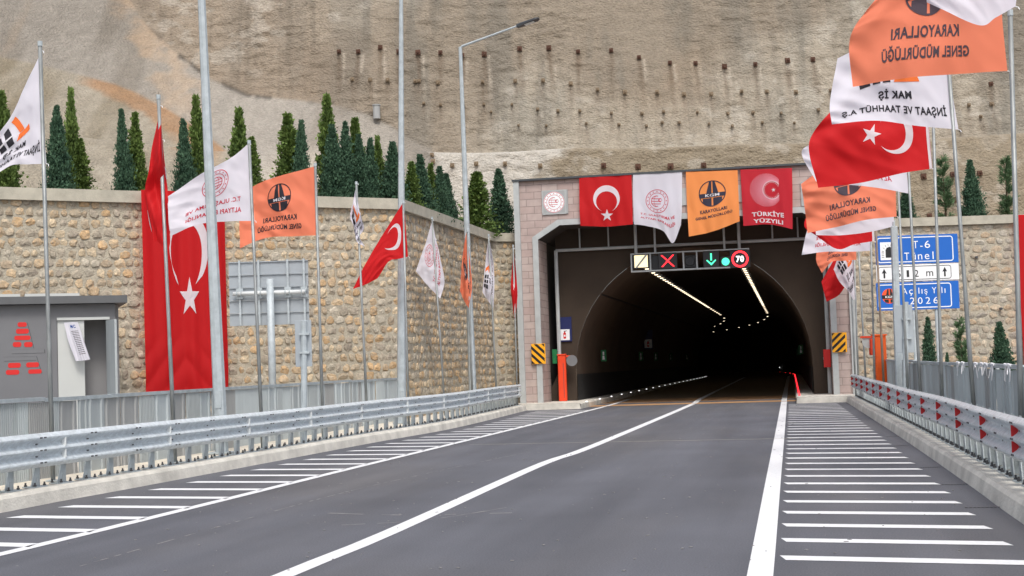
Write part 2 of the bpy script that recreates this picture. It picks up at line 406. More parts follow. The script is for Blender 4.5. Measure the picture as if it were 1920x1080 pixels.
for k in range(-3, 34):
    l1 = x_on(LINE_L, 13.84+1.13*k)
    if l1 is not None and l1.y < 47.2:
        l0 = hit(KERB_L, l1-XD*14, XD)
        if l0 is not None:
            a = l0+XD*.44; b = l1-XD*.05; sk = Vector((0, .14, 0))
            if (b-a).dot(XD) > .1: m.add([a-sk-XD*.03, b-sk, b+sk, a+sk+XD*.12], [(0, 1, 2, 3)])
for k in range(-1, 33):
    r0 = x_on(LINE_R, 11.38+1.08*k)
    if r0 is None: continue
    r1 = hit(KERB_R, r0+XD*14, XD*-1) or hit(KERB_R, r0, XD)
    if r1 and r0.y < 47.0:
        a = r0+XD*.16; b = r1-XD*.34; sk = Vector((0, .13, 0))
        m.add([a-sk, b-sk, b+sk, a+sk], [(0, 1, 2, 3)])
for i in range(len(m.v)): m.v[i] = (m.v[i][0], m.v[i][1], .004)
struct(m, 'hatched_marking', 'white_paint')
# sealed joint across the lanes and drain slots by the right kerb
m = MB(); a, b = G(880, 834), G(1500, 822); d = (b-a); nrm = Vector((-d.y, d.x, 0)).normalized()*.035; vs = []; 
for i in range(41):
    p = a+d*(i/40)+nrm*random.uniform(-.7, .7); q = nrm*random.uniform(.5, 1.0); vs += [p-q, p+q]
m.add([(v.x, v.y, .0045) for v in vs], [(2*i, 2*i+2, 2*i+3, 2*i+1) for i in range(40)])
struct(m, 'joint_line', 'concrete')
m = MB(); rg = random.Random(9)
for (pts, wd) in (([(150, 1062), (420, 985), (640, 925), (800, 888), (980, 850)], .03), ([(640, 985), (800, 975), (975, 948)], .05), ([(600, 962), (760, 966), (960, 962)], .07)):
    pth = smooth_path([G(*p) for p in pts], .12)
    for i in range(len(pth)-1):
        if rg.random() < .3: continue
        d_ = (pth[i+1]-pth[i]).normalized(); n_ = Vector((-d_.y, d_.x, 0))*wd*rg.uniform(.1, .5); z_ = Vector((0, 0, .003)); m.add([pth[i]-n_+z_, pth[i+1]-n_+z_, pth[i+1]+n_+z_, pth[i]+n_+z_], [(0, 1, 2, 3)])
for _ in range(700):
    u_, v_ = rg.uniform(0, 1), rg.uniform(0, 1); y_ = 9.5+v_*38; x0_, x1_ = -1.9+.2*(y_-9)-3.5, .4+.2*(y_-9)+4.6; c_ = Vector((lerp(x0_, x1_, u_), y_, .006)); s_ = rg.uniform(.006, .022); m.box(c_, (s_*rg.uniform(.8, 2), s_, .006), rz=rg.uniform(0, 3))
struct(m, 'road_dust', 'dust')
m = MB()
for (x0, y0, x1, y1) in ((1765, 909.5, 1815, 908.5), (1725, 877.5, 1764, 876), (1676, 836.5, 1705, 835), (1808, 952.5, 1878, 951.5), (1660, 819.5, 1686, 818)):
    a, b = G(x0, y0), G(x1, y1); n = 9
    for i in range(n): m.box(a.lerp(b, (i+.5)/n)+Vector((0, 0, .006)), ((b-a).length/n*.6, .05, .004), rz=-TH)
struct(m, 'drain_slots', 'bolt_dark')
# raised kerb blocks closing the hatched strips at the portal, and the walkways into the bore
BC0 = 62.0; CR = 260.0; CLEN = 95.0           # the bore runs straight, then bends left
def bore(a, s, h=0):
    """a: across, s: metres in from the portal face"""
    if s <= BC0: return W(a, s, h-.003*s)
    t = (s-BC0)/CR; c = 5.8-CR
    return W(c+(a-c)*math.cos(t), BC0+(a-c)*math.sin(t), h-.003*s)
def strip(a0, a1, s0, s1, h, n=1):
    ss = [s0+(s1-s0)*i/n for i in range(n+1)]
    return [bore(a0, s, h) for s in ss], [bore(a1, s, h) for s in ss]
def bsweep(m, a_list, s0, s1, n, mi=0):
    """profile list of (a,h) swept along the bore"""
    base = len(m.v); k = len(a_list)
    for i in range(n+1):
        s = s0+(s1-s0)*i/n
        m.v += [tuple(bore(a, s, h)) for a, h in a_list]
    for i in range(n):
        for j in range(k-1): m.f.append((base+i*k+j, base+i*k+j+1, base+(i+1)*k+j+1, base+(i+1)*k+j)); m.m.append(mi)
m = MB()
bsweep(m, [(-.6, 0), (-.6, .2), (2.17, .2), (2.2, .16), (2.2, -.02)], -1.6, 1.0, 2); m.add([W(-.6, -1.6, 0), W(2.2, -1.6, 0), W(2.17, -1.6, .2), W(-.6, -1.6, .2)], [(0, 1, 2, 3)])
bsweep(m, [(2.2, -.02), (2.2, .16), (2.17, .2), (.7, .2)][::1], 1.0, 150, 60)
struct(m, 'walkway_left', 'kerb_concrete')
m = MB()
bsweep(m, [(9.36, -.02), (9.36, .16), (9.39, .2), (11.6, .2), (11.6, 0)], -1.9, 1.0, 2); m.add([W(9.36, -1.9, 0), W(11.6, -1.9, 0), W(11.6, -1.9, .2), W(9.39, -1.9, .2)], [(0, 1, 2, 3)])
bsweep(m, [(9.36, -.02), (9.36, .16), (9.39, .2), (10.6, .2)], 1.0, 150, 60)
struct(m, 'walkway_right', 'kerb_concrete')
m = MB(); bsweep(m, [(2.0, .006), (9.6, .006)], .3, 155, 60); struct(m, 'tunnel_road', 'tunnel_dust')

# ================================================================== STONE WALLS
WALL_H = 6.0
ico = bmesh.new(); bmesh.ops.create_icosphere(ico, subdivisions=2, radius=1)
IV = np.array([v.co[:] for v in ico.verts]); IF = np.array([[v.index for v in f.verts] for f in ico.faces]); ico.free()
STONES = []
for k in range(14):
    d = IV/np.linalg.norm(IV, axis=1)[:, None]; v = np.sign(d)*np.abs(d)**.62
    for j in range(13):                       # hew flat facets
        n = RNG.normal(size=3); n /= np.linalg.norm(n); c = RNG.uniform(.62, .95); e = v@n-c; v = v-np.outer(np.maximum(e, 0), n)
    v += RNG.normal(scale=.085, size=v.shape); STONES.append(v)
SC = np.array([lin(c) for c in ((206, 178, 138), (196, 168, 130), (184, 166, 138), (190, 180, 160), (170, 158, 138), (204, 168, 120), (178, 158, 130), (212, 190, 154), (166, 154, 136))])
def stone_wall(name, label, p0, p1, h0=0, h1=WALL_H, row=.245, wmin=.17, wmax=.36, cap_z=WALL_H, prot=.042, gray=0, gaps=.0, parent=None):
    p0, p1 = Vector(p0), Vector(p1); d = p1-p0; d.z = 0; L = d.length; d.normalize(); n = Vector((d.y, -d.x, 0))
    if n.y > 0: n = -n                        # towards the road
    t = parent or thing(name, label, 'stone wall', p0)
    m = MB(); ang = math.atan2(d.y, d.x)
    mid = p0+d*(L/2)-n*.2; m.box((mid.x, mid.y, h1/2), (L, .4, h1), rz=ang); m.part('mortar_face', 'mortar', t)
    Vs, Fs, Cs = [], [], []; nb = 0; z = h0+.05
    while z < h1-.1:
        rh = row*RNG.uniform(.92, 1.08); s = RNG.uniform(-.3, 0)
        while s < L:
            wd = RNG.uniform(wmin, wmax)
            if s+wd/2 > .06 and s+wd/2 < L-.06 and RNG.random() > gaps:
                sv = STONES[RNG.integers(14)]; hh = min(rh, wd*1.1)*RNG.uniform(.88, 1.10)
                q = sv*np.array([wd*.47, prot*RNG.uniform(.75, 1.5), hh*.5]); a = RNG.uniform(-.16, .16); ca, sa = math.cos(a), math.sin(a)
                x = q[:, 0]*ca-q[:, 2]*sa; zz = q[:, 0]*sa+q[:, 2]*ca; y = q[:, 1]*RNG.choice([-1, 1])
                cs = s+wd/2; zc = z+rh/2+RNG.uniform(-.03, .03)
                px = p0.x+d.x*(cs+x)+n.x*(y-.004); py = p0.y+d.y*(cs+x)+n.y*(y-.004)
                Vs.append(np.stack([px, py, zz+zc], 1)); Fs.append(IF+nb); nb += len(IV)
                c = SC[RNG.integers(len(SC))]*RNG.uniform(.74, 1.06); c = c*.86+c.mean()*.14; c = c*(1-gray)+c.mean()*gray*np.array([1.04, 1, .93])
                Cs.append(np.repeat(c[None], len(IV), 0))
            s += wd*RNG.uniform(.90, 1.0)
        z += rh
    me = np_mesh('stone_facing', np.concatenate(Vs), np.concatenate(Fs), 'stone', np.concatenate(Cs)); link('stone_facing', me, t)
    return t, d, n, L
def coping(t, pts, z0=5.98, hh=.3):
    m = MB(); base = [Vector((p[0], p[1], 0)) for p in pts]
    m.sweep(base, [(.14, z0), (.14, z0+hh), (-.5, z0+hh), (-.5, z0)], close=True, cap=True); m.part('coping', 'coping_concrete', t)
WA0 = Vector((P(0, 400, 34.3).x, 34.3, 0)); WA1 = Vector((P(748, 400, 39.4).x, 39.4, 0))
WA0 = WA0-(WA1-WA0)*.22
WB1 = Vector((P(920, 440, 50.6).x, 50.6, 0)); WC1 = W(-.02, .9, 0); WB1 = WB1
ta, dA, nA, LA = stone_wall('retaining_wall', 'long retaining wall of rough tan stones left of the tunnel, with pale concrete coping', WA0, WA1)
stone_wall('', '', WA1, WB1, parent=ta)
stone_wall('', '', WB1, WC1, parent=ta)
coping(ta, [WA0, WA1, WB1, WC1])
WR0 = Vector((P(1598, 500, 50.2).x, 50.2, 0)); WR1 = Vector((P(1920, 500, 50.2).x+9, 50.2, 0))
tr, dR, nR, LR = stone_wall('retaining_wall', 'retaining wall of flatter grey and tan stones right of the tunnel, behind the blue road sign', WR0, WR1, row=.26, wmin=.22, wmax=.5, prot=.038, gray=.3)
coping(tr, [WR0, WR1])
# drain pipes sticking from the right wall
for px, py in ((1829, 482), (1875, 578), (1912, 470)):
    p = P(px, py, 50.2); m = MB(); m.tube([p+Vector((0, -.16, -.02)), p+Vector((0, .1, 0))], .045, 10); m.part('drain_pipe', 'bolt_dark', tr)

# ================================================================== THE SLOPE
XS = np.arange(-40, 44, .085); HS = np.arange(5.6, 31, .085)
GX, GH = np.meshgrid(XS, HS); ny, nx = GX.shape
def base_D(X, H):
    low = 59.5+.22*H; main = 62.7+.30*H
    hb = 11.15+.3*(fbm(X*.12+3, X*0+1, 3)-.5)*2; t = sstep(hb-.35, hb+.35, H); return low*(1-t)+main*t
def crest(pts):
    out = []
    for px, py in pts:
        y = 66.0
        for _ in range(8): p = P(px, py, y); y = 62.7+.3*p.z if p.z > 11.15 else 59.5+.22*p.z
        out.append((p.x, p.z))
    xs, hs_ = zip(*out); return np.interp(GX+.8*(fbm(GX*.35+3, GH*.35, 4)-.5), xs, hs_)
Dm = base_D(GX, GH)
Hc = crest([(-300, -700), (0, -330), (240, 0), (330, 98), (400, 150), (470, 178), (560, 186), (640, 200), (700, 216), (760, 258), (800, 280), (832, 330), (862, 440), (900, 700)])
Ht = crest([(-300, 150), (0, 157), (100, 163), (185, 173), (250, 182), (330, 214), (400, 262), (450, 298), (500, 335), (545, 375), (600, 480)])
lb = Hc-GH; lt = Ht-GH
def pos_(x, k): return k*np.logaddexp(0, x/k)
D = Dm-.72*pos_(lb, .22)-.55*pos_(lt, .18)*sstep(-.5, .3, lb)
ism = 1-sstep(-.12, .12, lb); ist = sstep(-.12, .12, lt)*(1-ism)
# sprayed-concrete relief: horizontal sags on the main face, grit elsewhere
rip = fbm(GX*1.1, GH*3.6, 5, .6)-.5; rip2 = fbm(GX*2.6+7, GH*6.5, 4, .65)-.5; pock = fbm(GX*2.2+40, GH*2.2, 5, .68)-.5; big = fbm(GX*.2+5, GH*.13+8, 4)-.5
rmask = .35+.65*sstep(.35, .6, fbm(GX*.13+70, GH*.13+3, 3))
D = D+ism*(rip*.22*rmask+rip2*.10*rmask+pock*.11+big*1.1)+(1-ism)*(pock*.11+big*.5)
D = D+(1-ism)*.25*np.abs(fbm(GX*.5+90, GH*.10, 3)-.5)
def c3(c): return np.array(lin(c))[None, None, :]
n1 = fbm(GX*.16, GH*.16, 5)[..., None]; n2 = fbm(GX*.7+31, GH*.16+4, 5)[..., None]; n3 = fbm(GX*1.3+3, GH*1.3+11, 4)[..., None]
n4 = fbm(GX*2.4+13, GH*.11+11, 4)[..., None]; n5 = fbm(GX*5+3, GH*5+1, 3)[..., None]
main = c3((140, 128, 110))+0*GX[..., None]
main = main+(c3((160, 150, 132))-main)*sstep(.42, .62, n1)+(c3((122, 115, 102))-main)*sstep(.46, .66, n2)*.8
main = main+(c3((168, 138, 100))-main)*(sstep(4, 0, np.abs(GX-7.2)[..., None])*sstep(5, 0, np.abs(GH-17)[..., None])*sstep(.35, .6, n1)*.6)
main = main+(c3((140, 120, 98))-main)*sstep(-4, -12, GX[..., None])*.5
main = main*(1-.2*sstep(.5, .7, n4)*sstep(.3, .55, n1)); main = main*.85+main.mean(-1, keepdims=True)*.15*np.array([1.02, 1, .96])
# weathering trails under the anchors
stain = np.zeros_like(GX); pale_s = np.zeros_like(GX)
def slope_y(x, h): 
    i = int(np.clip(round((x+40)/.085), 0, nx-1)); j = int(np.clip(round((h-5.6)/.085), 0, ny-1)); return float(D[j, i])
def on_slope(px, py):
    d = ray(px, py); y = 60.0
    for _ in range(25):
        p = Vector((0, 0, CAM_H))+d*(y/d.y); y = .5*y+.5*slope_y(p.x, p.z)
    return Vector((0, 0, CAM_H))+d*(y/d.y)
rows_ = [('rusty square anchor head in the highest row on the shotcrete slope', True, .21, [(636, 97), (672, 97), (713, 89), (747, 97), (784, 99), (826, 99), (867, 104), (908, 102), (974, 92), (1029, 90), (1084, 97), (1146, 95), (1198, 108), (1256, 118), (1304, 119), (1358, 125), (1416, 121), (1476, 114), (1524, 112), (1585, 112), (1857, 158)]),
         ('small grey anchor head in the second row on the shotcrete slope', False, .17, [(661, 149), (694, 150), (727, 150), (779, 153), (786, 152), (821, 155), (905, 154), (966, 152), (1018, 151), (1070, 157), (1120, 168), (1171, 173), (1232, 173), (1282, 177), (1333, 177), (1390, 172), (1437, 172), (1492, 173), (1557, 170), (1816, 197), (1858, 195)]),
         ('small grey anchor head in the third row on the shotcrete slope', False, .13, [(795, 194), (826, 197), (870, 199), (907, 196), (960, 196), (1008, 205), (1046, 208), (1087, 208), (1146, 212), (1203, 213), (1244, 210), (1307, 211), (1364, 213), (1411, 212), (1464, 212), (1534, 206), (1775, 219), (1838, 219)]),
         ('tiny bolt stub in the fourth row on the shotcrete slope', False, .12, [(921, 210), (972, 235), (1024, 236), (1099, 232), (1160, 234), (1212, 236), (1241, 230), (1273, 230), (1329, 232), (1373, 236), (1429, 230), (1489, 231), (1800, 244)]),
         ('rusty square anchor head in the low row just above the portal', True, .22, [(1132, 311), (1196, 313), (1257, 312), (1319, 310), (1382, 317), (1731, 331), (1785, 327), (1836, 325), (1787, 375), (1742, 405)]),
         ('faint grey anchor head on the pale wall left of the portal', False, .2, [(848, 310), (893, 307), (947, 307), (1013, 311), (810, 291), (812, 303)])]
ANCH = []
for kk, (lb_, ru, sz, pts) in zip((1, .45, .3, .2, .35, .1), rows_):
    for px, py in pts: q = on_slope(px, py); ANCH.append((q.x, q.z, kk))
for x_, z_, kk in ANCH:
    i0, i1 = max(0, int((x_-1+40)/.085)), min(nx, int((x_+1+40)/.085)); j1 = max(1, int((z_-5.6)/.085)); j0 = max(0, j1-int((1.2+2.6*kk)/.085)); sx = GX[j0:j1, i0:i1]; sz = GH[j0:j1, i0:i1]
    f = sstep(z_-1.0-2.4*kk, z_-.2, sz); c0 = x_+.10*(z_-sz)*(.5-(x_*7 % 1)); ww = .13+.05*np.sin(sz*3+x_)
    stain[j0:j1, i0:i1] = np.maximum(stain[j0:j1, i0:i1], np.exp(-((sx-c0)/ww)**2)*f*(.3+.7*kk))
    pale_s[j0:j1, i0:i1] = np.maximum(pale_s[j0:j1, i0:i1], np.exp(-((sx-c0-.22)/.07)**2)*f*kk*((x_*13 % 1) > .35))
st = (stain*(.5+.7*fbm(GX*3, GH*1.5, 3)))[..., None]; main = main+(c3((98, 82, 66))-main)*np.clip(st*.75, 0, 1)
main = main+(c3((186, 176, 160))-main)*np.clip((pale_s*sstep(.35, .6, fbm(GX*2, GH*2+9, 3)))[..., None]*.7, 0, 1)
pale = c3((183, 178, 168)); lowc = pale+(c3((140, 129, 110))-pale)*sstep(1.0, 3.2, GX[..., None]+(n3-.5)*5)
lowm = sstep(11.35, 10.95, GH[..., None]+(n3-.5)*.4); lowc = lowc+(c3((96, 78, 62))-lowc)*np.clip(st*.7, 0, 1); main = main*(1-lowm)+lowc*lowm
wh = sstep(.60, .68, fbm(GX*1.1+60, GH*1.5+20, 5)[..., None])*sstep(.5, .6, n1); main = main+(c3((182, 176, 164))-main)*wh*.4
ledge = sstep(.35, .0, np.abs(GH-11.25)[..., None])*(GX[..., None] > -4); main = main+(c3((176, 166, 146))-main)*ledge*.5
left = c3((146, 140, 130))+0*main; left = left+(c3((126, 119, 108))-left)*sstep(.42, .64, n2)*.8; left = left+(c3((166, 150, 130))-left)*sstep(.58, .74, n4)*.3*sstep(.4, .6, n2); left = left+(c3((178, 152, 122))-left)*sstep(1.3, .1, np.abs(GX+15.6+.45*(GH-16)+.8*(n3-.5)*3)[..., None][..., 0] if False else np.abs(GX[..., None]+15.8+.42*(GH[..., None]-16)+(n3-.5)*3))*sstep(12.5, 14.5, GH[..., None])*.6
left = left+(c3((166, 160, 150))-left)*sstep(-20, -9, GX[..., None])*sstep(.2, .5, n1)*.6
left = left+(c3((184, 174, 156))-left)*sstep(2.6, .8, np.abs(GX+8.6-.35*(GH-9))[..., None])*sstep(13.5, 9, GH[..., None])*.6
tal = c3((152, 144, 128))+0*main; tal = tal+(c3((130, 120, 100))-tal)*sstep(.4, .66, n2)+(c3((172, 164, 148))-tal)*sstep(.5, .72, n3)*.5
edge = lt[..., None]; soil = sstep(1.5, .9, edge*(1.9-1.1*sstep(-19, -14, GX[..., None]))+(n3-.5)*1.2)*sstep(-19.2, -18.2, GX[..., None])*sstep(-11.6, -12.6, GX[..., None])*sstep(-.1, .1, edge)
tal = tal+(c3((158, 122, 88))-tal)*soil*(.6+.4*n3)
tal = tal+(c3((160, 118, 84))-tal)*sstep(-23, -24.5, GX[..., None])*sstep(.7, .1, edge)*.6
ism3 = ism[..., None]; ist3 = ist[..., None]
colr = main*ism3+(1-ism3)*(tal*ist3+left*(1-ist3)); colr = colr*(.84+.32*n5)*np.array([.955, .95, .955])
crack = sstep(.22, 0, np.abs(lb))[..., None]*sstep(.45, .6, n3)*sstep(-18, -16, GX[..., None])*sstep(-8, -10, GX[..., None]); colr = colr*(1-.6*crack)
idx = np.arange(nx*ny).reshape(ny, nx)
Fc = np.stack([idx[:-1, :-1], idx[:-1, 1:], idx[1:, 1:], idx[1:, :-1]], -1).reshape(-1, 4)
V = np.stack([GX, D, GH], -1).reshape(-1, 3)
hill = link('hillside', np_mesh('hillside', V, Fc, 'shotcrete', colr.reshape(-1, 3), smooth=True)); hill['kind'] = 'structure'
# planted terrace on top of the walls
m = MB(); bk = lambda p: Vector((p.x, p.y+.2, 5.85))
fr = [bk(WA0), bk(WA1), bk(WB1), bk(WC1), W(-.1, 4.3, 5.85), W(11.4, 4.3, 5.85), bk(WR0), bk(WR1), Vector((44, 50, 5.85))]
m.add(fr+[Vector((p.x, 66, 5.85)) for p in fr], [(i, i+1, len(fr)+i+1, len(fr)+i) for i in range(len(fr)-1)])
m.add([Vector((-60, 40, 5.85)), bk(WA0), Vector((WA0.x, 66, 5.85)), Vector((-60, 66, 5.85))], [(0, 1, 2, 3)])
struct(m, 'terrace_ground', 'soil')

# ================================================================== PORTAL
PW = 11.3; PH = 8.05; D1 = 1.7
pt = portal_thing('tunnel_portal', 'tunnel portal faced with pinkish grey tiles around a wide chamfered opening', 'tunnel portal')
def lp(mb, name, mats, parent=pt, smooth=False):
    o = mb.part(name, mats, parent, smooth, world=False); return o
A0, A1, HO, HC, CX = .66, 10.62, 6.42, 5.95, .78         # opening: jambs, head, chamfer height and width
m = MB()
def fq(x0, z0, x1, z1, y=0): m.add([(x0, y, z0), (x1, y, z0), (x1, y, z1), (x0, y, z1)], [(0, 1, 2, 3)])
fq(0, 0, A0, PH); fq(A1, 0, PW, PH); fq(A0+CX, HO, A1-CX, PH)
m.add([(A0, 0, HC), (A0+CX, 0, HO), (A0+CX, 0, PH), (A0, 0, PH)], [(0, 1, 2, 3)]); m.add([(A1-CX, 0, HO), (A1, 0, HC), (A1, 0, PH), (A1-CX, 0, PH)], [(0, 1, 2, 3)])
m.add([(A0, 0, 0), (A0, D1, 0), (A0, D1, HC), (A0, 0, HC)], [(0, 1, 2, 3)]); m.add([(A1, D1, 0), (A1, 0, 0), (A1, 0, HC), (A1, D1, HC)], [(0, 1, 2, 3)])
m.add([(0, 0, 0), (0, 0, PH), (0, 3, PH), (0, 3, 0)], [(0, 1, 2, 3)]); m.add([(PW, 0, PH), (PW, 0, 0), (PW, 3, 0), (PW, 3, PH)], [(0, 1, 2, 3)])
lp(m, 'tiled_facade', 'facade_tile')
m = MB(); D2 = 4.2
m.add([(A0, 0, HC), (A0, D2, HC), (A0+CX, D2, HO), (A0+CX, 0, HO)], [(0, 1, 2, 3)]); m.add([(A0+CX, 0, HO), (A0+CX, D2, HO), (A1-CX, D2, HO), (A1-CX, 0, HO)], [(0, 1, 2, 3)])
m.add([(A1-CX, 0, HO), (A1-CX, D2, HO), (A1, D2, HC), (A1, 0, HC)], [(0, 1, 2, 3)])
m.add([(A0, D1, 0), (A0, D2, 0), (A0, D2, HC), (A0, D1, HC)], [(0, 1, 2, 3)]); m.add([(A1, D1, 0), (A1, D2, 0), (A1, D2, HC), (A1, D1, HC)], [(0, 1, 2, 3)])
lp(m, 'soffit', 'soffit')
m = MB(); bw = .2; pr_ = -.06                         # pale concrete band round the opening
def bar(pts_in, pts_out):
    (a, b), (c, d) = pts_in, pts_out
    m.add([(a[0], pr_, a[1]), (b[0], pr_, b[1]), (d[0], pr_, d[1]), (c[0], pr_, c[1]), (a[0], .05, a[1]), (b[0], .05, b[1]), (d[0], .05, d[1]), (c[0], .05, c[1])],
          [(0, 1, 2, 3), (0, 4, 5, 1), (3, 2, 6, 7), (0, 3, 7, 4), (1, 5, 6, 2)])
o_in = [(A0, 0), (A0, HC), (A0+CX, HO), (A1-CX, HO), (A1, HC), (A1, 0)]
o_out = [(A0-bw, 0), (A0-bw, HC+.09), (A0+CX-.06, HO+bw), (A1-CX+.06, HO+bw), (A1+bw, HC+.09), (A1+bw, 0)]
for i in range(5): bar((o_in[i], o_in[i+1]), (o_out[i], o_out[i+1]))
lp(m, 'opening_band', 'trim_grey')
for x_ in (-.06, PW+.06): m = MB(); m.box((x_, .1, PH/2), (.2, .42, PH)); lp(m, 'corner_trim', 'trim_grey')
m = MB(); m.box((PW/2, .45, PH+.03), (PW+.4, 1.2, .07)); lp(m, 'roof_flashing', 'lamp_head')
m = MB(); m.box((PW/2, 2.65, 7.26), (PW-.1, 3.2, 1.5)); lp(m, 'roof_block', 'concrete')

# the bore
tb = portal_thing('tunnel', 'dark arched tunnel bore bending left beyond the portal', 'tunnel', at=(5.8, D2, 0)); del tb['_local']
NA = 28; arch = [(1.6, 0), (1.6, .7)]
for i in range(NA+1):
    t = math.pi*(1-i/NA); arch.append((5.8+4.2*math.cos(t), 1.3+4.25*math.sin(t)))
arch += [(10.0, .7), (10.0, 0)]
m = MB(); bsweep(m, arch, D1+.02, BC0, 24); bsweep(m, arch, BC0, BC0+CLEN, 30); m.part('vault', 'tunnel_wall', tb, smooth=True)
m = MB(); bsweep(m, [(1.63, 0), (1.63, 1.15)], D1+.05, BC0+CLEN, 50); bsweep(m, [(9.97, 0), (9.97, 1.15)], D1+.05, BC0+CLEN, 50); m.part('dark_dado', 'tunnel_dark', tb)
m = MB(); e = BC0+CLEN; m.add([bore(a, e, h) for a, h in arch], [tuple(range(len(arch)))]); m.part('added_end_cap', 'black_housing', tb)  # black cap added where the modelled bore stops, to shut out light
m = MB()                                               # end wall round the arch
ring = [(x, z) for x, z in arch]; nR_ = len(ring)
def outer(x, z):
    x2 = min(max(5.8+(x-5.8)*1.8, A0+.01), A1-.01); z2 = z if z < 1.3 else min(1.3+(z-1.3)*1.6, HO-.01)
    if z >= 1.3:
        t = math.atan2(z-1.3, x-5.8); r = 9; x2 = 5.8+r*math.cos(t); z2 = 1.3+r*math.sin(t); s = min(1, (A1-.01-5.8)/max(1e-6, abs(x2-5.8)), (HO+.2-1.3)/max(1e-6, z2-1.3)); x2 = 5.8+(x2-5.8)*s; z2 = 1.3+(z2-1.3)*s
    else: x2 = A0+.01 if x < 5.8 else A1-.01
    return x2, z2
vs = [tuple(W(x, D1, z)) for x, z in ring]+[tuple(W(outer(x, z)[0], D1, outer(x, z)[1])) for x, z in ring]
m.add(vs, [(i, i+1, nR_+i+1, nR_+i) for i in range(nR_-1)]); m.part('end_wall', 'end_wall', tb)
m = MB()
pts = [tuple(bore(2.55, s, 4.05)) for s in (2, 20, 40, 60)]; m.tube(pts, .06, 6); m.part('cable_tray', 'tunnel_dark', tb)
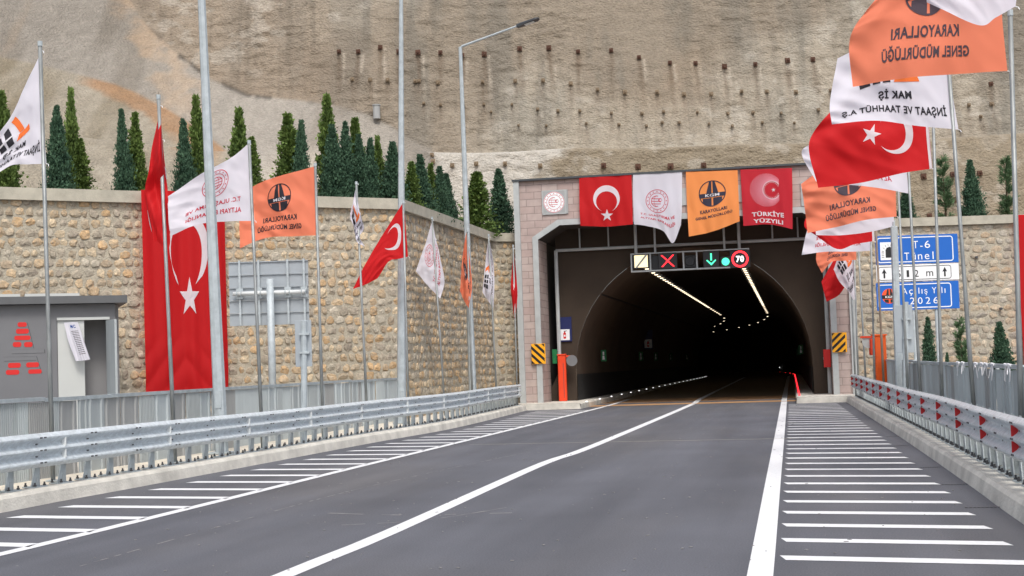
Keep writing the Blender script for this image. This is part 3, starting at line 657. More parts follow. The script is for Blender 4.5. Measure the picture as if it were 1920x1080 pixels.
# ================================================================== LETTERING AND EMBLEMS
_tc = {}
def text_tris(s, bold=.012):
    if (s, bold) in _tc: return _tc[(s, bold)]
    cu = bpy.data.curves.new('lettering', 'FONT'); cu.body = s; cu.resolution_u = 3; cu.offset = bold; cu.space_character = 1.0+bold*3
    o = bpy.data.objects.new('lettering_source', cu); COL.objects.link(o); dg = bpy.context.evaluated_depsgraph_get()
    me = o.evaluated_get(dg).to_mesh(); vs = np.array([v.co[:2] for v in me.vertices]); me.calc_loop_triangles()
    tr = [tuple(t.vertices) for t in me.loop_triangles]; o.evaluated_get(dg).to_mesh_clear(); bpy.data.objects.remove(o); bpy.data.curves.remove(cu)
    vs = vs-vs.min(0); ext = vs.max(0); vs = vs/ext; _tc[(s, bold)] = (vs, tr); return vs, tr
class Design:
    """flat artwork in sheet units: y 0..1 from the bottom up, x 0..W from the hoist"""
    def __init__(s, W_): s.W = W_; s.p = []
    def raw(s, part, matn, vs, fs, layer=1): s.p.append((part, matn, np.array(vs, float), [tuple(f) for f in fs], layer)); return s
    def text(s, part, matn, txt, cx, cy, w_, h_, layer=1, bold=.012):
        v, t = text_tris(txt, bold); v = v*np.array([w_, h_])+np.array([cx-w_/2, cy-h_/2]); return s.raw(part, matn, v, t, layer)
    def poly(s, part, matn, pts, layer=1): return s.raw(part, matn, pts, [tuple(range(len(pts)))], layer)
    def arcstrip(s, part, matn, o, i, layer=1):
        n = len(o); return s.raw(part, matn, list(o)+list(i), [(k, k+1, n+k+1, n+k) for k in range(n-1)], layer)
    def ring(s, part, matn, cx, cy, r0, r1, n=40, layer=1, a0=0, a1=2*math.pi, ex=1):
        A = [a0+(a1-a0)*k/n for k in range(n+1)]
        return s.arcstrip(part, matn, [(cx+r1*math.cos(a)*ex, cy+r1*math.sin(a)) for a in A], [(cx+r0*math.cos(a)*ex, cy+r0*math.sin(a)) for a in A], layer)
    def disc(s, part, matn, cx, cy, r, n=32, layer=1):
        return s.raw(part, matn, [(cx, cy)]+[(cx+r*math.cos(2*math.pi*k/n), cy+r*math.sin(2*math.pi*k/n)) for k in range(n)], [(0, 1+k, 1+(k+1) % n) for k in range(n)], layer)
    def star(s, part, matn, cx, cy, r, rot=0, layer=1, inner=.382):
        pts = [(cx, cy)]
        for k in range(10):
            q = r if k % 2 == 0 else r*inner; a = rot+math.pi*k/5; pts.append((cx+q*math.cos(a), cy+q*math.sin(a)))
        return s.raw(part, matn, pts, [(0, 1+k, 1+(k+1) % 10) for k in range(10)], layer)
    def crescent(s, part, matn, cx, cy, r, di, ri, axis=0, layer=1):
        """opening towards axis (radians); inner circle moved di that way"""
        x = (di*di+r*r-ri*ri)/(2*di); to = math.acos(max(-1, min(1, x/r))); ti = math.acos(max(-1, min(1, (x-di)/ri))); n = 40; o = []; i = []
        for k in range(n+1):
            t = k/n; a = axis+to+(2*math.pi-2*to)*t; b = axis+ti+(2*math.pi-2*ti)*t
            o.append((cx+r*math.cos(a), cy+r*math.sin(a))); i.append((cx+di*math.cos(axis)+ri*math.cos(b), cy+di*math.sin(axis)+ri*math.sin(b)))
        return s.arcstrip(part, matn, o, i, layer)
    def flip(s):
        s.p = [(a_, b_, np.stack([s.W-v[:, 0], v[:, 1]], 1), f, l) for a_, b_, v, f, l in s.p]; return s
    def rrect(s, part, matn, x0, y0, x1, y1, r, layer=1):
        pts = []
        for cx, cy, a0 in ((x1-r, y1-r, 0), (x0+r, y1-r, 90), (x0+r, y0+r, 180), (x1-r, y0+r, 270)):
            for k in range(5): a = R(a0+22.5*k); pts.append((cx+r*math.cos(a), cy+r*math.sin(a)))
        return s.poly(part, matn, pts, layer)
    def frame(s, part, matn, x0, y0, x1, y1, t, r=.04, layer=1):
        def rr(x0, y0, x1, y1, r):
            pts = []
            for cx, cy, a0 in ((x1-r, y1-r, 0), (x0+r, y1-r, 90), (x0+r, y0+r, 180), (x1-r, y0+r, 270)):
                for k in range(5): a = R(a0+22.5*k); pts.append((cx+r*math.cos(a), cy+r*math.sin(a)))
            return pts+[pts[0]]
        return s.arcstrip(part, matn, rr(x0, y0, x1, y1, r), rr(x0+t, y0+t, x1-t, y1-t, max(.005, r-t)), layer)
    def apply(s, Fn, parent, sides=(1,), off=.004, maxlen=None, world=True):
        groups = {}
        for part, matn, vs, fs, layer in s.p:
            bm = bmesh.new(); bv = [bm.verts.new((x, y, 0)) for x, y in vs]
            for f in fs:
                try: bm.faces.new([bv[i] for i in f])
                except ValueError: pass
            if maxlen:
                bmesh.ops.triangulate(bm, faces=bm.faces[:])
                for _ in range(5):
                    e = [e for e in bm.edges if e.calc_length() > maxlen]
                    if not e: break
                    bmesh.ops.subdivide_edges(bm, edges=e, cuts=1); bmesh.ops.triangulate(bm, faces=bm.faces[:])
            bm.verts.index_update(); X = np.array([v.co[:2] for v in bm.verts]); fc = [tuple(v.index for v in f.verts) for f in bm.faces]; bm.free()
            if not len(X): continue
            Pp, Nn = Fn(X[:, 0], X[:, 1]); groups.setdefault((part, matn), [])
            for sd_ in sides: groups[(part, matn)].append((Pp+Nn*(off*(1+.35*(layer-1))*sd_), fc))
        for (part, matn), lst in groups.items():
            m = MB()
            for Pp, fc in lst: m.add([tuple(p) for p in Pp], fc)
            m.part(part, matn, parent, world=world)
def flag_turk(W_=1.5, hoist=True):
    d = Design(W_)
    d.crescent('crescent', 'print_white', .5, .5, .25, .0625, .2, 0); d.star('star', 'print_white', .82, .5, .125, math.pi)
    if hoist: d.poly('hoist_band', 'print_white', [(0, 0), (.045, 0), (.045, 1), (0, 1)])
    return d
def emblem_globe(d, cx, cy, r, main='print_red', part='emblem'):
    d.ring(part, main, cx, cy, r*.95, r, 48); d.ring(part, main, cx, cy, r*.68, r*.72, 40)
    for k in range(16): a = 2*math.pi*k/16; d.star(part, main, cx+r*.835*math.cos(a), cy+r*.835*math.sin(a), r*.075, a)
    for e in (.45, 1): d.ring(part, main, cx-r*.05, cy, r*.42, r*.47, 24, a0=R(70), a1=R(290), ex=e)
    for q in (-.22, 0, .22): d.poly(part, main, [(cx-r*.5, cy+r*q-r*.025), (cx+r*.35, cy+r*q-r*.05), (cx+r*.35, cy+r*q+r*.0), (cx-r*.5, cy+r*q+r*.025)])
    d.crescent(part, main, cx+r*.3, cy+r*.08, r*.17, r*.05, r*.13, 0); d.star(part, main, cx+r*.42, cy+r*.08, r*.07, math.pi)
def emblem_kgm(d, cx, cy, r, dark='print_navy', lite='print_white', part='emblem', gap=None):
    d.ring(part, dark, cx, cy, r*.93, r, 48)
    def clipc(y): return math.sqrt(max(0, r*r*.93*.93-y*y))
    b0, b1 = -.30*r, .02*r
    for s in (-1, 1):
        xs = lambda a, b: [(cx+s*a*r, cy+b)]
        d.poly(part, dark, [(cx+s*.04*r, cy+.96*r), (cx+s*.2*r, cy+.95*r), (cx+s*.45*r, cy+b1), (cx+s*.05*r, cy+b1)][::s])
        A = [(cx+s*.06*r, cy+b0-.05*r), (cx+s*.72*r, cy+b0-.05*r)]
        for k in range(6): t = lerp(R(-42), R(-86), k/5); A.append((cx+s*math.cos(t)*r*.95, cy+math.sin(t)*r*.95))
        d.poly(part, dark, A[::s])
    d.poly(part, dark, [(cx-clipc(b0)-.04*r, cy+b0), (cx+clipc(b0)+.04*r, cy+b0), (cx+clipc(b1)+.04*r, cy+b1), (cx-clipc(b1)-.04*r, cy+b1)])
    d.text(part, lite, 'KGM', cx, cy+(b0+b1)/2, r*1.05, r*.22, layer=2, bold=.03)
def flag_kgm(dark='print_slate', W_=1.5):
    d = Design(W_); emblem_kgm(d, W_/2, .64, .235, dark, 'print_white')
    d.text('lettering', dark, 'KARAYOLLARI', W_/2, .295, .66, .085, bold=.03); d.text('lettering', dark, 'GENEL MÜDÜRLÜĞÜ', W_/2, .165, .84, .1, bold=.03); return d
def flag_tc(W_=1.5):
    d = Design(W_); emblem_globe(d, W_/2, .66, .24)
    d.text('lettering', 'print_red', 'T.C. ULAŞTIRMA VE', W_/2, .30, .98, .085, bold=.02); d.text('lettering', 'print_red', 'ALTYAPI BAKANLIĞI', W_/2, .17, .98, .095, bold=.02); return d
def flag_makis(W_=1.5):
    d = Design(W_)
    for x0, wd in ((.80, .10), (.93, .09), (1.05, .12)):
        d.poly('emblem', 'print_black', [(x0, .48), (x0+wd, .48), (x0+wd+.08, .88), (x0+.10, .88)][::-1])
    d.poly('emblem', 'print_white', [(.82, .63), (1.22, .63), (1.23, .67), (.83, .67)], layer=2)
    d.poly('emblem_accent', 'print_orange', [(.42, .48), (.76, .48), (.72, .57), (.46, .57)]).poly('emblem_accent', 'print_orange', [(.60, .58), (.70, .58), (.84, .90), (.76, .90)])
    d.text('lettering', 'print_black', 'MAK İŞ', W_/2, .34, .42, .14, bold=.04); d.text('lettering', 'print_black', 'İNŞAAT VE TAAHHÜT A.Ş', W_/2, .17, 1.26, .14, bold=.03); return d

# ================================================================== CLOTH
def cr(C, t):
    """Catmull-Rom along axis 0 of C at parameters t in 0..1"""
    n = C.shape[0]-1; x = np.clip(t, 0, 1)*n; i = np.minimum(x.astype(int), n-1); f = (x-i)
    E = np.concatenate([C[:1]*2-C[1:2], C, C[-1:]*2-C[-2:-1]]); f = f.reshape(f.shape+(1,)*(C.ndim-1))
    a, b, c, d = E[i], E[i+1], E[i+2], E[i+3]; return .5*((2*b)+(c-a)*f+(2*a-5*b+4*c-d)*f*f+(3*b-a-3*c+d)*f**3)
def cloth_fn(rows, Y, seed, amp=.05, wv=1.0, W_=1.5, pin='hoist'):
    n = max(len(r) for r in rows)
    C = np.array([[tuple(P(q[0], q[1], Y+(q[2] if len(q) > 2 else 0))) for q in r] for r in rows])      # rows x cols x 3
    rg = np.random.default_rng(seed); ph = rg.uniform(0, 6.28, 8); fr = rg.uniform(.8, 1.3, 8)*wv
    def pos(x, y):
        u = np.asarray(x)/W_; v = 1-np.asarray(y); uc, vc = np.clip(u, 0, 1), np.clip(v, 0, 1)
        A = np.stack([cr(C[r], uc) for r in range(len(rows))], 0)       # rows x N x 3
        nr = len(rows)-1; xx = vc*nr; i = np.minimum(xx.astype(int), nr-1); f = (xx-i)[:, None]
        E = np.concatenate([A[:1]*2-A[1:2], A, A[-1:]*2-A[-2:-1]]); k = np.arange(len(u)); a, b, c, d = E[i, k], E[i+1, k], E[i+2, k], E[i+3, k]
        p = .5*((2*b)+(c-a)*f+(2*a-5*b+4*c-d)*f*f+(3*b-a-3*c+d)*f**3)
        g = np.sqrt(uc) if pin == 'hoist' else np.clip(vc*1.6, 0, 1)**.7
        if pin == 'hoist':
            w1 = np.sin(fr[0]*7*u+fr[1]*3.2*v+ph[0]); w2 = np.sin(fr[2]*12*u-fr[3]*6*v+ph[1]); w3 = 3*(vnoise(ph[2]*9+u*5-v*2.2, ph[3]*7+v*4+u*1.5)-.5); w4 = 3.2*(vnoise(ph[4]*9+u*11+v*7, ph[5]*7+v*4-u*2.5)-.5)
            w5 = np.abs(np.sin(fr[7]*9*(v+.75*u)+ph[4]))
        else:
            w1 = np.sin(fr[0]*9*u+ph[0]+.8*v); w2 = np.sin(fr[2]*17*u+1.5*v+ph[1]); w3 = np.sin(fr[4]*31*u+fr[5]*2*v+ph[2]); w4 = np.sin(fr[6]*10*v+5*u+ph[3]); w5 = np.abs(np.sin(fr[7]*5*(v+.6*u)+ph[4]))
        dd = amp*g*(.9*w1+.3*w2+.6*w3)+amp*.42*w4*g+amp*.45*w5*g
        p = p+dd[:, None]*np.array([[.25, 1, .05]])
        return p
    def Fn(x, y):
        e = .004; x = np.asarray(x, float); y = np.asarray(y, float); p = pos(x, y)
        dx = pos(np.clip(x+e, 0, W_), y)-pos(np.clip(x-e, 0, W_), y); dy = pos(x, np.clip(y+e, 0, 1))-pos(x, np.clip(y-e, 0, 1)); nn = np.cross(dx, dy); nn /= np.maximum(1e-9, np.linalg.norm(nn, axis=1))[:, None]
        return p, nn
    return Fn, pos
def cloth(name, label, cat, rows, Y, matn, design, seed, amp=.05, wv=1.0, W_=1.5, pin='hoist', group='flags flying from the roadside poles', nu=64, nv=44, ties=True, off=.006):
    Fn, pos = cloth_fn(rows, Y, seed, amp, wv, W_, pin); base = P(*rows[0][0][:2], Y)
    t = thing(name, label, cat, base, group=group)
    U, Vv = np.meshgrid(np.linspace(0, W_, nu), np.linspace(1, 0, nv)); p = pos(U.ravel(), Vv.ravel())
    idx = np.arange(nu*nv).reshape(nv, nu); Fc = np.stack([idx[:-1, :-1], idx[:-1, 1:], idx[1:, 1:], idx[1:, :-1]], -1).reshape(-1, 4)
    link('cloth', np_mesh('cloth', p, Fc, matn, smooth=True), t)
    if design: design.apply(Fn, t, sides=(1, -1), off=off, maxlen=.055)
    if ties:
        m = MB()
        for v in (1.0, 0.0):
            q = Vector(pos(np.array([0.0]), np.array([v]))[0]); m.tube([q, q+Vector((.03, 0, -.01)), q+Vector((.035, -.02, -.04))], .006, 5)
        m.part('tie', 'string_white', t)
    return t

# ================================================================== POLES
def flagpole(xt, yt, xb, yb, Y, label, r=.03, matn='pole_steel', cap=True):
    a, b = P(xt, yt, Y), P(xb, yb, Y); d = (b-a)/(b.z-a.z); foot = a+d*(KH-a.z); 
    t = thing('flagpole', label, 'flagpole', foot, group='flagpoles along the road')
    m = MB(); m.tube([foot, foot.lerp(a, .33), foot.lerp(a, .34), a], [r*1.12, r*1.12, r, r*.95], 10); m.part('shaft', matn, t, smooth=True)
    m = MB(); m.tube([a+Vector((0, 0, -.05)), a+Vector((0, 0, .02))], r*1.15, 10); m.part('pole_cap', 'galvanised', t)
    m = MB(); m.box(foot+Vector((0, 0, .008)), (.16, .16, .016)); m.part('base_plate', 'galvanised', t); return t
def lamp_pole(xt, yt, xb, yb, Y, Hh, label, arm_dir, arm_to=None, r0=.12, r1=.05):
    a, b = P(xt, yt, Y), P(xb, yb, Y); d = (b-a)/(b.z-a.z); foot = a+d*(KH-a.z); top = foot+d*(Hh-KH)
    t = thing('street_lamp', label, 'street lamp', foot, group='street lamps left of the road')
    m = MB(); m.tube([foot, top], [r0, r1], 8); m.part('pole', 'galvanised', t)
    m = MB(); m.box(foot+Vector((0, 0, .015)), (.42, .42, .03)); m.part('base_plate', 'galvanised', t)
    end = top+Vector(arm_dir); m = MB(); m.tube([top-Vector((0, 0, .08)), top+Vector(arm_dir)*.03, end], [r1*.9, r1*.7, r1*.55], 8); m.part('arm', 'galvanised', t)
    m = MB(); ad = Vector(arm_dir).normalized(); s = ad.cross(Vector((0, 0, 1))).normalized(); u = s.cross(ad)
    prof = [(0, .06, .05), (.12, .09, .06), (.28, .13, .045), (.62, .15, .035), (.72, .10, .02)]; base = len(m.v)
    for q, wd, hh in prof:
        c = end+ad*(q-.05); m.v += [tuple(c+s*wd-u*hh), tuple(c+s*wd+u*hh*.3), tuple(c+s*wd*.5+u*hh), tuple(c-s*wd*.5+u*hh), tuple(c-s*wd+u*hh*.3), tuple(c-s*wd-u*hh)]
    for i in range(len(prof)-1):
        for j in range(6): m.f.append((base+i*6+j, base+i*6+(j+1) % 6, base+(i+1)*6+(j+1) % 6, base+(i+1)*6+j)); m.m.append(0)
    m.f += [tuple(range(base, base+6)), tuple(range(base+24, base+30))[::-1]]; m.m += [0, 0]
    hd = m.part('lamp_head', 'lamp_head', t)
    m = MB(); m.box(end+ad*.35-u*.055, (.3, .16, .015), M3=Matrix((ad, s, u)).transposed()); m.part('lens', 'reflector_silver', hd)
    m = MB(); c = foot.lerp(top, .085); m.box(c+Vector((0, -r0*.86, 0)), (.1, .03, .3)); m.part('access_door', 'galvanised', t)
    return t
lamp_pole(378, 0, 413, 780, 25.2, 11.4, 'nearest and thickest grey lamp post, rising in front of the big draped red flag', (1.6, -.3, .75))
lamp_pole(752, 0, 753, 745, 36.2, 11.4, 'middle lamp post, rising past the corner of the stone wall', (1.6, -.3, .75))
p3 = P(863, 88, 43.0); e3 = P(972, 48, 42.4)
lamp_pole(863, 88, 886, 725, 43.0, p3.z, 'farthest lamp post, with its bent arm and dark lamp head in view', tuple(e3-p3), r0=.12, r1=.055)

FG = [('l', 75, 80, 97, 812, 19.8, 'leftmost flagpole, carrying the half-seen white flag with black and orange logo'),
      ('l', 297, 180, 325, 790, 23.0, 'flagpole with the limp red flag, in front of the draped banner'),
      ('l', 467, 265, 489, 760, 26.4, 'flagpole with the white ministry flag, in front of the sign back'),
      ('l', 591, 308, 604, 745, 29.6, 'flagpole carrying the spread orange flag left of the road'),
      ('l', 668, 342, 687, 745, 33.0, 'flagpole with the crumpled narrow white flag beside the orange one'),
      ('l', 756, 378, 765, 740, 35.2, 'flagpole hugging the middle lamp post, carrying the waving red flag'),
      ('l', 810, 408, 832, 735, 40.4, 'flagpole with the white ministry flag hanging point down'),
      ('l', 876, 432, 885, 725, 42.3, 'flagpole beside the farthest lamp post, with the limp orange flag'),
      ('l', 916, 440, 930, 722, 45.6, 'flagpole with the limp white flag, second from the portal'),
      ('l', 962, 460, 969, 718, 48.0, 'flagpole with the furled red flag right beside the portal corner')]
for _, a, b, c, d, Y, lb in FG: flagpole(a, b, c, d, Y, lb, r=.027 if Y > 30 else .03)
FR = [(1894, 22, 1915, 790, 16.5, 'nearest right-hand flagpole, holding the big orange flag', 'pole_steel', .03),
      (1772, 30, 1826, 768, 20.4, 'right-hand flagpole holding the large white contractor flag', 'pole_steel', .03),
      (1747, 140, 1767, 760, 24.4, 'right-hand flagpole holding the large red flag with white hoist band', 'pole_steel', .028),
      (1698, 215, 1726, 742, 28.3, 'right-hand flagpole crossing the blue sign, its white flag mostly hidden behind the large red one', 'pole_steel', .028),
      (1681, 280, 1702, 735, 31.2, 'right-hand flagpole holding the creased orange flag', 'pole_steel', .027),
      (1638, 345, 1657, 718, 38.2, 'brownish rusty flagpole at the left edge of the blue sign', 'rusty_pole', .03),
      (1631, 375, 1640, 714, 41.9, 'thin flagpole left of the rusty one, before the right stone wall', 'pole_steel', .03),
      (1606, 400, 1623, 708, 45.2, 'thin flagpole between the portal corner and the blue sign', 'pole_steel', .03),
      (1600, 425, 1609, 700, 46.6, 'flagpole at the right portal corner with the limp white flag', 'pole_steel', .028),
      (1592, 435, 1603, 700, 47.1, 'farthest right-hand flagpole with the limp red flag, against the portal tiles', 'pole_steel', .028),
      (1933, -140, 1946, 900, 15.0, 'flagpole just outside the right edge of the view, holding the topmost white flag', 'pole_steel', .03)]
for a, b, c, d, Y, lb, mt_, rr_ in FR: flagpole(a, b, c, d, Y, lb, r=rr_, matn=mt_)

# ------------------------------------------------------------------ flags, rows from the top edge down, each from hoist to fly
cloth('flag', 'leftmost white flag, cut by the picture edge, with black and orange logo', 'flag',
      [[(78, 95), (52, 150), (25, 205), (-12, 262), (-45, 300)], [(80, 200), (58, 235), (30, 262), (-10, 300), (-50, 345)], [(87, 307), (52, 308), (18, 311), (-18, 338), (-60, 380)]], 19.8, 'cloth_white', flag_makis(), 1, .04)
cloth('flag', 'limp red flag hanging folded before the big draped banner', 'flag',
      [[(301, 198), (288, 262, .06), (277, 330, -.04), (271, 372, .04), (284, 452)], [(303, 240), (300, 300, -.14), (293, 350, .1), (288, 400, -.08), (298, 455, .05)], [(305, 262, .05), (311, 330, .12), (313, 380, -.1), (319, 440, .08), (313, 492)]], 23.0, 'cloth_red', Design(1.5).poly('crescent', 'print_white', [(.30, .02), (.42, .0), (.44, .12), (.31, .13)]).poly('crescent', 'print_white', [(1.22, .90), (1.42, .86), (1.36, .995), (1.24, .995)]), 2, .03)
cloth('flag', 'white flag with red ministry emblem and mirrored lettering, behind the nearest lamp post', 'flag',
      [[(467, 268), (430, 298), (378, 325), (313, 368)], [(472, 342), (430, 352), (375, 372), (316, 405)], [(477, 414), (430, 415), (375, 420), (322, 442)]], 26.4, 'cloth_white', flag_tc(), 3, .03)
cloth('flag', 'orange flag with dark round road emblem flying left of the road', 'flag',
      [[(590, 312), (545, 324), (500, 338), (466, 352)], [(592, 376), (548, 382), (500, 390), (450, 402)], [(595, 441), (552, 443), (498, 446), (452, 466)]], 29.6, 'cloth_orange', flag_kgm('print_black'), 4, .05)
cloth('flag', 'crumpled narrow white flag between the orange flag and the red flag', 'flag',
      [[(669, 344), (664, 366, .08), (660, 384, -.06), (657, 408)], [(670, 372), (673, 405, -.14), (664, 425, .12), (670, 440, -.1)], [(673, 398), (682, 428, .12), (668, 452, -.12), (683, 462, .06)]], 33.0, 'cloth_white', flag_makis(), 5, .035)
cloth('flag', 'red crescent flag waving beside the middle lamp post, tail pointing down left', 'flag',
      [[(757, 378), (730, 420), (696, 474), (662, 542)], [(761, 430), (739, 450), (712, 482), (684, 534)], [(765, 481), (749, 485), (728, 491), (707, 522)]], 35.2, 'cloth_red', Design(1.5).crescent('crescent', 'print_white', .50, .56, .30, .075, .24, .6), 6, .025)
cloth('flag', 'white ministry flag hanging point down before the angled stone wall', 'flag',
      [[(811, 412), (801, 445), (790, 478), (780, 508)], [(814, 432), (813, 468), (806, 505), (800, 534)], [(817, 448), (826, 485), (833, 524), (825, 560)]], 40.4, 'cloth_white', flag_tc().flip(), 7, .03)
cloth('flag', 'limp orange flag wrapped by the farthest lamp post', 'flag',
      [[(874, 435), (869, 470), (865, 505), (862, 545)], [(876, 448), (873, 490, .12), (874, 530, -.1), (869, 562, .08)], [(878, 462), (882, 500), (885, 540), (879, 578)]], 42.3, 'cloth_orange', flag_kgm('print_black'), 8, .03)
cloth('flag', 'limp white flag with small orange logo, second from the portal on the left', 'flag',
      [[(917, 444), (911, 480), (907, 520), (905, 548)], [(919, 458), (918, 492, .12), (915, 530, -.1), (914, 563)], [(921, 468), (926, 500), (927, 545), (924, 578)]], 45.6, 'cloth_white', flag_makis(), 9, .03)
cloth('flag', 'furled red flag hanging as a thin strip by the portal corner', 'flag',
      [[(963, 465), (960, 500), (958, 540), (961, 575)], [(964, 476), (964, 512, .1), (963, 552, -.08), (963, 590)], [(965, 485), (968, 515), (970, 555), (966, 598)]], 48.0, 'cloth_red', flag_turk(hoist=False), 10, .02)
# right side
cloth('flag', 'topmost white flag at the upper right corner, partly outside the picture', 'flag',
      [[(1925, -150), (1865, -150), (1800, -125), (1730, -95)], [(1915, -65), (1860, -65), (1800, -50), (1732, -42)], [(1904, 12), (1868, 32), (1832, 47), (1738, 3)]], 15.0, 'cloth_white', None, 11, .03)
cloth('flag', 'big nearest orange flag with mirrored dark lettering at the upper right', 'flag',
      [[(1868, -100), (1800, -108), (1742, -98), (1688, -60), (1632, 12)], [(1875, -35), (1800, -42), (1742, -34), (1672, 0), (1602, 52)], [(1880, 45), (1806, 45), (1740, 47), (1662, 58), (1592, 90)], [(1889, 133), (1810, 137), (1735, 143), (1662, 151), (1599, 162)]], 16.5, 'cloth_orange', flag_kgm(), 12, .045)
cloth('flag', 'large white flag with black contractor lettering below the big orange flag', 'flag',
      [[(1774, 50), (1712, 58), (1650, 72), (1570, 108)], [(1782, 148), (1712, 150), (1640, 155), (1556, 192)], [(1797, 243), (1722, 236), (1645, 226), (1560, 234)]], 20.4, 'cloth_white', flag_makis(), 13, .045)
cloth('flag', 'large red crescent flag with white hoist band at the right', 'flag',
      [[(1737, 150), (1680, 160), (1620, 176), (1562, 202)], [(1742, 246), (1680, 250), (1605, 255), (1517, 266)], [(1748, 316), (1690, 325), (1615, 342), (1534, 352)]], 24.4, 'cloth_red', flag_turk(), 14, .05)
cloth('flag', 'white ministry flag almost hidden behind the large red flag, corners showing', 'flag',
      [[(1692, 215), (1630, 228), (1570, 245), (1522, 268)], [(1697, 290), (1630, 288), (1565, 285), (1503, 288)], [(1704, 363), (1650, 353), (1590, 346), (1530, 340)]], 28.3, 'cloth_white', flag_tc(), 15, .04)
cloth('flag', 'creased orange flag with mirrored lettering below the large red flag', 'flag',
      [[(1676, 285), (1620, 290), (1560, 305), (1502, 345)], [(1679, 348), (1620, 350), (1562, 362), (1508, 385)], [(1681, 406), (1625, 412), (1570, 425), (1514, 437)]], 31.2, 'cloth_orange', flag_kgm(), 16, .06, 1.3)
cloth('flag', 'white flag showing as a strip under the creased orange flag', 'flag',
      [[(1670, 325), (1620, 335), (1570, 350), (1530, 365)], [(1674, 375), (1625, 383), (1575, 398), (1528, 410)], [(1677, 424), (1630, 435), (1578, 441), (1530, 441)]], 33.0, 'cloth_white', None, 17, .04)
cloth('flag', 'dark red flag showing as a band between two white flags at the portal side', 'flag',
      [[(1635, 345), (1600, 350), (1562, 360), (1525, 380)], [(1637, 400), (1600, 408), (1560, 418), (1508, 422)], [(1639, 452), (1602, 458), (1570, 467), (1530, 442)]], 38.2, 'cloth_red', flag_turk(), 18, .04)
cloth('flag', 'white ministry flag below the dark red band, tip reaching over the tunnel mouth', 'flag',
      [[(1630, 378), (1595, 382), (1560, 390), (1525, 405)], [(1631, 425), (1595, 425), (1552, 428), (1512, 437)], [(1633, 470), (1595, 472), (1550, 472), (1503, 478)]], 41.9, 'cloth_white', flag_tc(), 19, .04)
cloth('flag', 'small orange flag below the white ministry flags near the right portal corner', 'flag',
      [[(1602, 405), (1580, 412), (1558, 420), (1540, 438)], [(1604, 448), (1580, 452), (1555, 460), (1530, 484)], [(1606, 487), (1582, 489), (1560, 491), (1541, 512)]], 45.2, 'cloth_orange', flag_kgm(), 20, .05)
cloth('flag', 'limp white flag with black lettering on the right portal corner', 'flag',
      [[(1600, 438), (1586, 462), (1572, 482), (1563, 505)], [(1601, 470), (1596, 492, .12), (1582, 508, -.1), (1574, 528)], [(1603, 500), (1604, 528), (1602, 562), (1590, 545)]], 46.6, 'cloth_white', flag_makis(), 21, .03)
cloth('flag', 'limp red flag hanging against the right portal tiles, below the orange one', 'flag',
      [[(1593, 448), (1582, 465), (1565, 485), (1540, 528)], [(1594, 475), (1584, 500, .1), (1568, 522, -.08), (1545, 548)], [(1596, 500), (1590, 525), (1574, 552), (1550, 566)]], 47.1, 'cloth_red', flag_turk(), 22, .03)

# ------------------------------------------------------------------ banners hung on the portal: rows top to bottom, left to right
def portal_rows(rows, b=-.12):
    out = []
    for r_ in rows:
        q = []
        for px, py in r_:
            p = PL(px, py, W(0, b, 0), EY); q.append((p))
        out.append(q)
    return out
def banner(label, rows, matn, design, seed, W_, amp=.035, b=-.12, name='banner'):
    rw = portal_rows(rows, b); C = np.array([[tuple(p) for p in r_] for r_ in rw]); rg = np.random.default_rng(seed); ph = rg.uniform(0, 6.28, 6); n3 = np.array([tuple(EY)])
    def pos(x, y):
        u = np.asarray(x, float)/W_; v = 1-np.asarray(y, float); A = np.stack([cr(C[k], u) for k in range(len(rows))], 0); nr = len(rows)-1; xx = np.clip(v, 0, 1)*nr; i = np.minimum(xx.astype(int), nr-1); f = (xx-i)[:, None]
        E = np.concatenate([A[:1]*2-A[1:2], A, A[-1:]*2-A[-2:-1]]); k = np.arange(len(u)); a, b_, c, d = E[i, k], E[i+1, k], E[i+2, k], E[i+3, k]
        p = .5*((2*b_)+(c-a)*f+(2*a-5*b_+4*c-d)*f*f+(3*b_-a-3*c+d)*f**3)
        g = np.clip(v*1.5, 0, 1)**.8*.8+.2; edge = np.minimum(u, 1-u)
        w_ = np.sin(7*u+ph[0]+1.2*v)+.6*np.sin(15*u+3*v+ph[1])+.35*np.sin(27*u-4*v+ph[2])+.5*np.sin(6*v+3*u+ph[3])+.5*np.abs(np.sin(5*(v+1.3*np.abs(u-.5))+ph[4]))
        return p-(amp*(w_+1.6)*g)[:, None]*n3
    def Fn(x, y):
        e = .004; x = np.asarray(x, float); y = np.asarray(y, float); p = pos(x, y); dx = pos(np.clip(x+e, 0, W_), y)-pos(np.clip(x-e, 0, W_), y); dy = pos(x, np.clip(y+e, 0, 1))-pos(x, np.clip(y-e, 0, 1)); nn = np.cross(dx, dy); nn /= np.maximum(1e-9, np.linalg.norm(nn, axis=1))[:, None]; return p, nn
    t = thing(name, label, name, Vector(C[0][0])); nu, nv = 56, 60
    U, Vv = np.meshgrid(np.linspace(0, W_, nu), np.linspace(1, 0, nv)); p = pos(U.ravel(), Vv.ravel()); idx = np.arange(nu*nv).reshape(nv, nu)
    Fc = np.stack([idx[:-1, :-1], idx[:-1, 1:], idx[1:, 1:], idx[1:, :-1]], -1).reshape(-1, 4); link('cloth', np_mesh('cloth', p, Fc, matn, smooth=True), t)
    if design: design.apply(Fn, t, sides=(1,), off=.009, maxlen=.055)
    return t
d = Design(1.04); d.crescent('crescent', 'print_white', .53, .55, .26, .06, .205, -math.pi/2); d.star('star', 'print_white', .53, .22, .125, math.pi/2)
banner('red crescent banner hung over the portal edge, leftmost of four', [[(1086, 331), (1136, 329), (1184, 327)], [(1087, 378), (1137, 378), (1186, 376)], [(1089, 424), (1138, 425), (1187, 421)]], 'cloth_red', d, 31, 1.04)
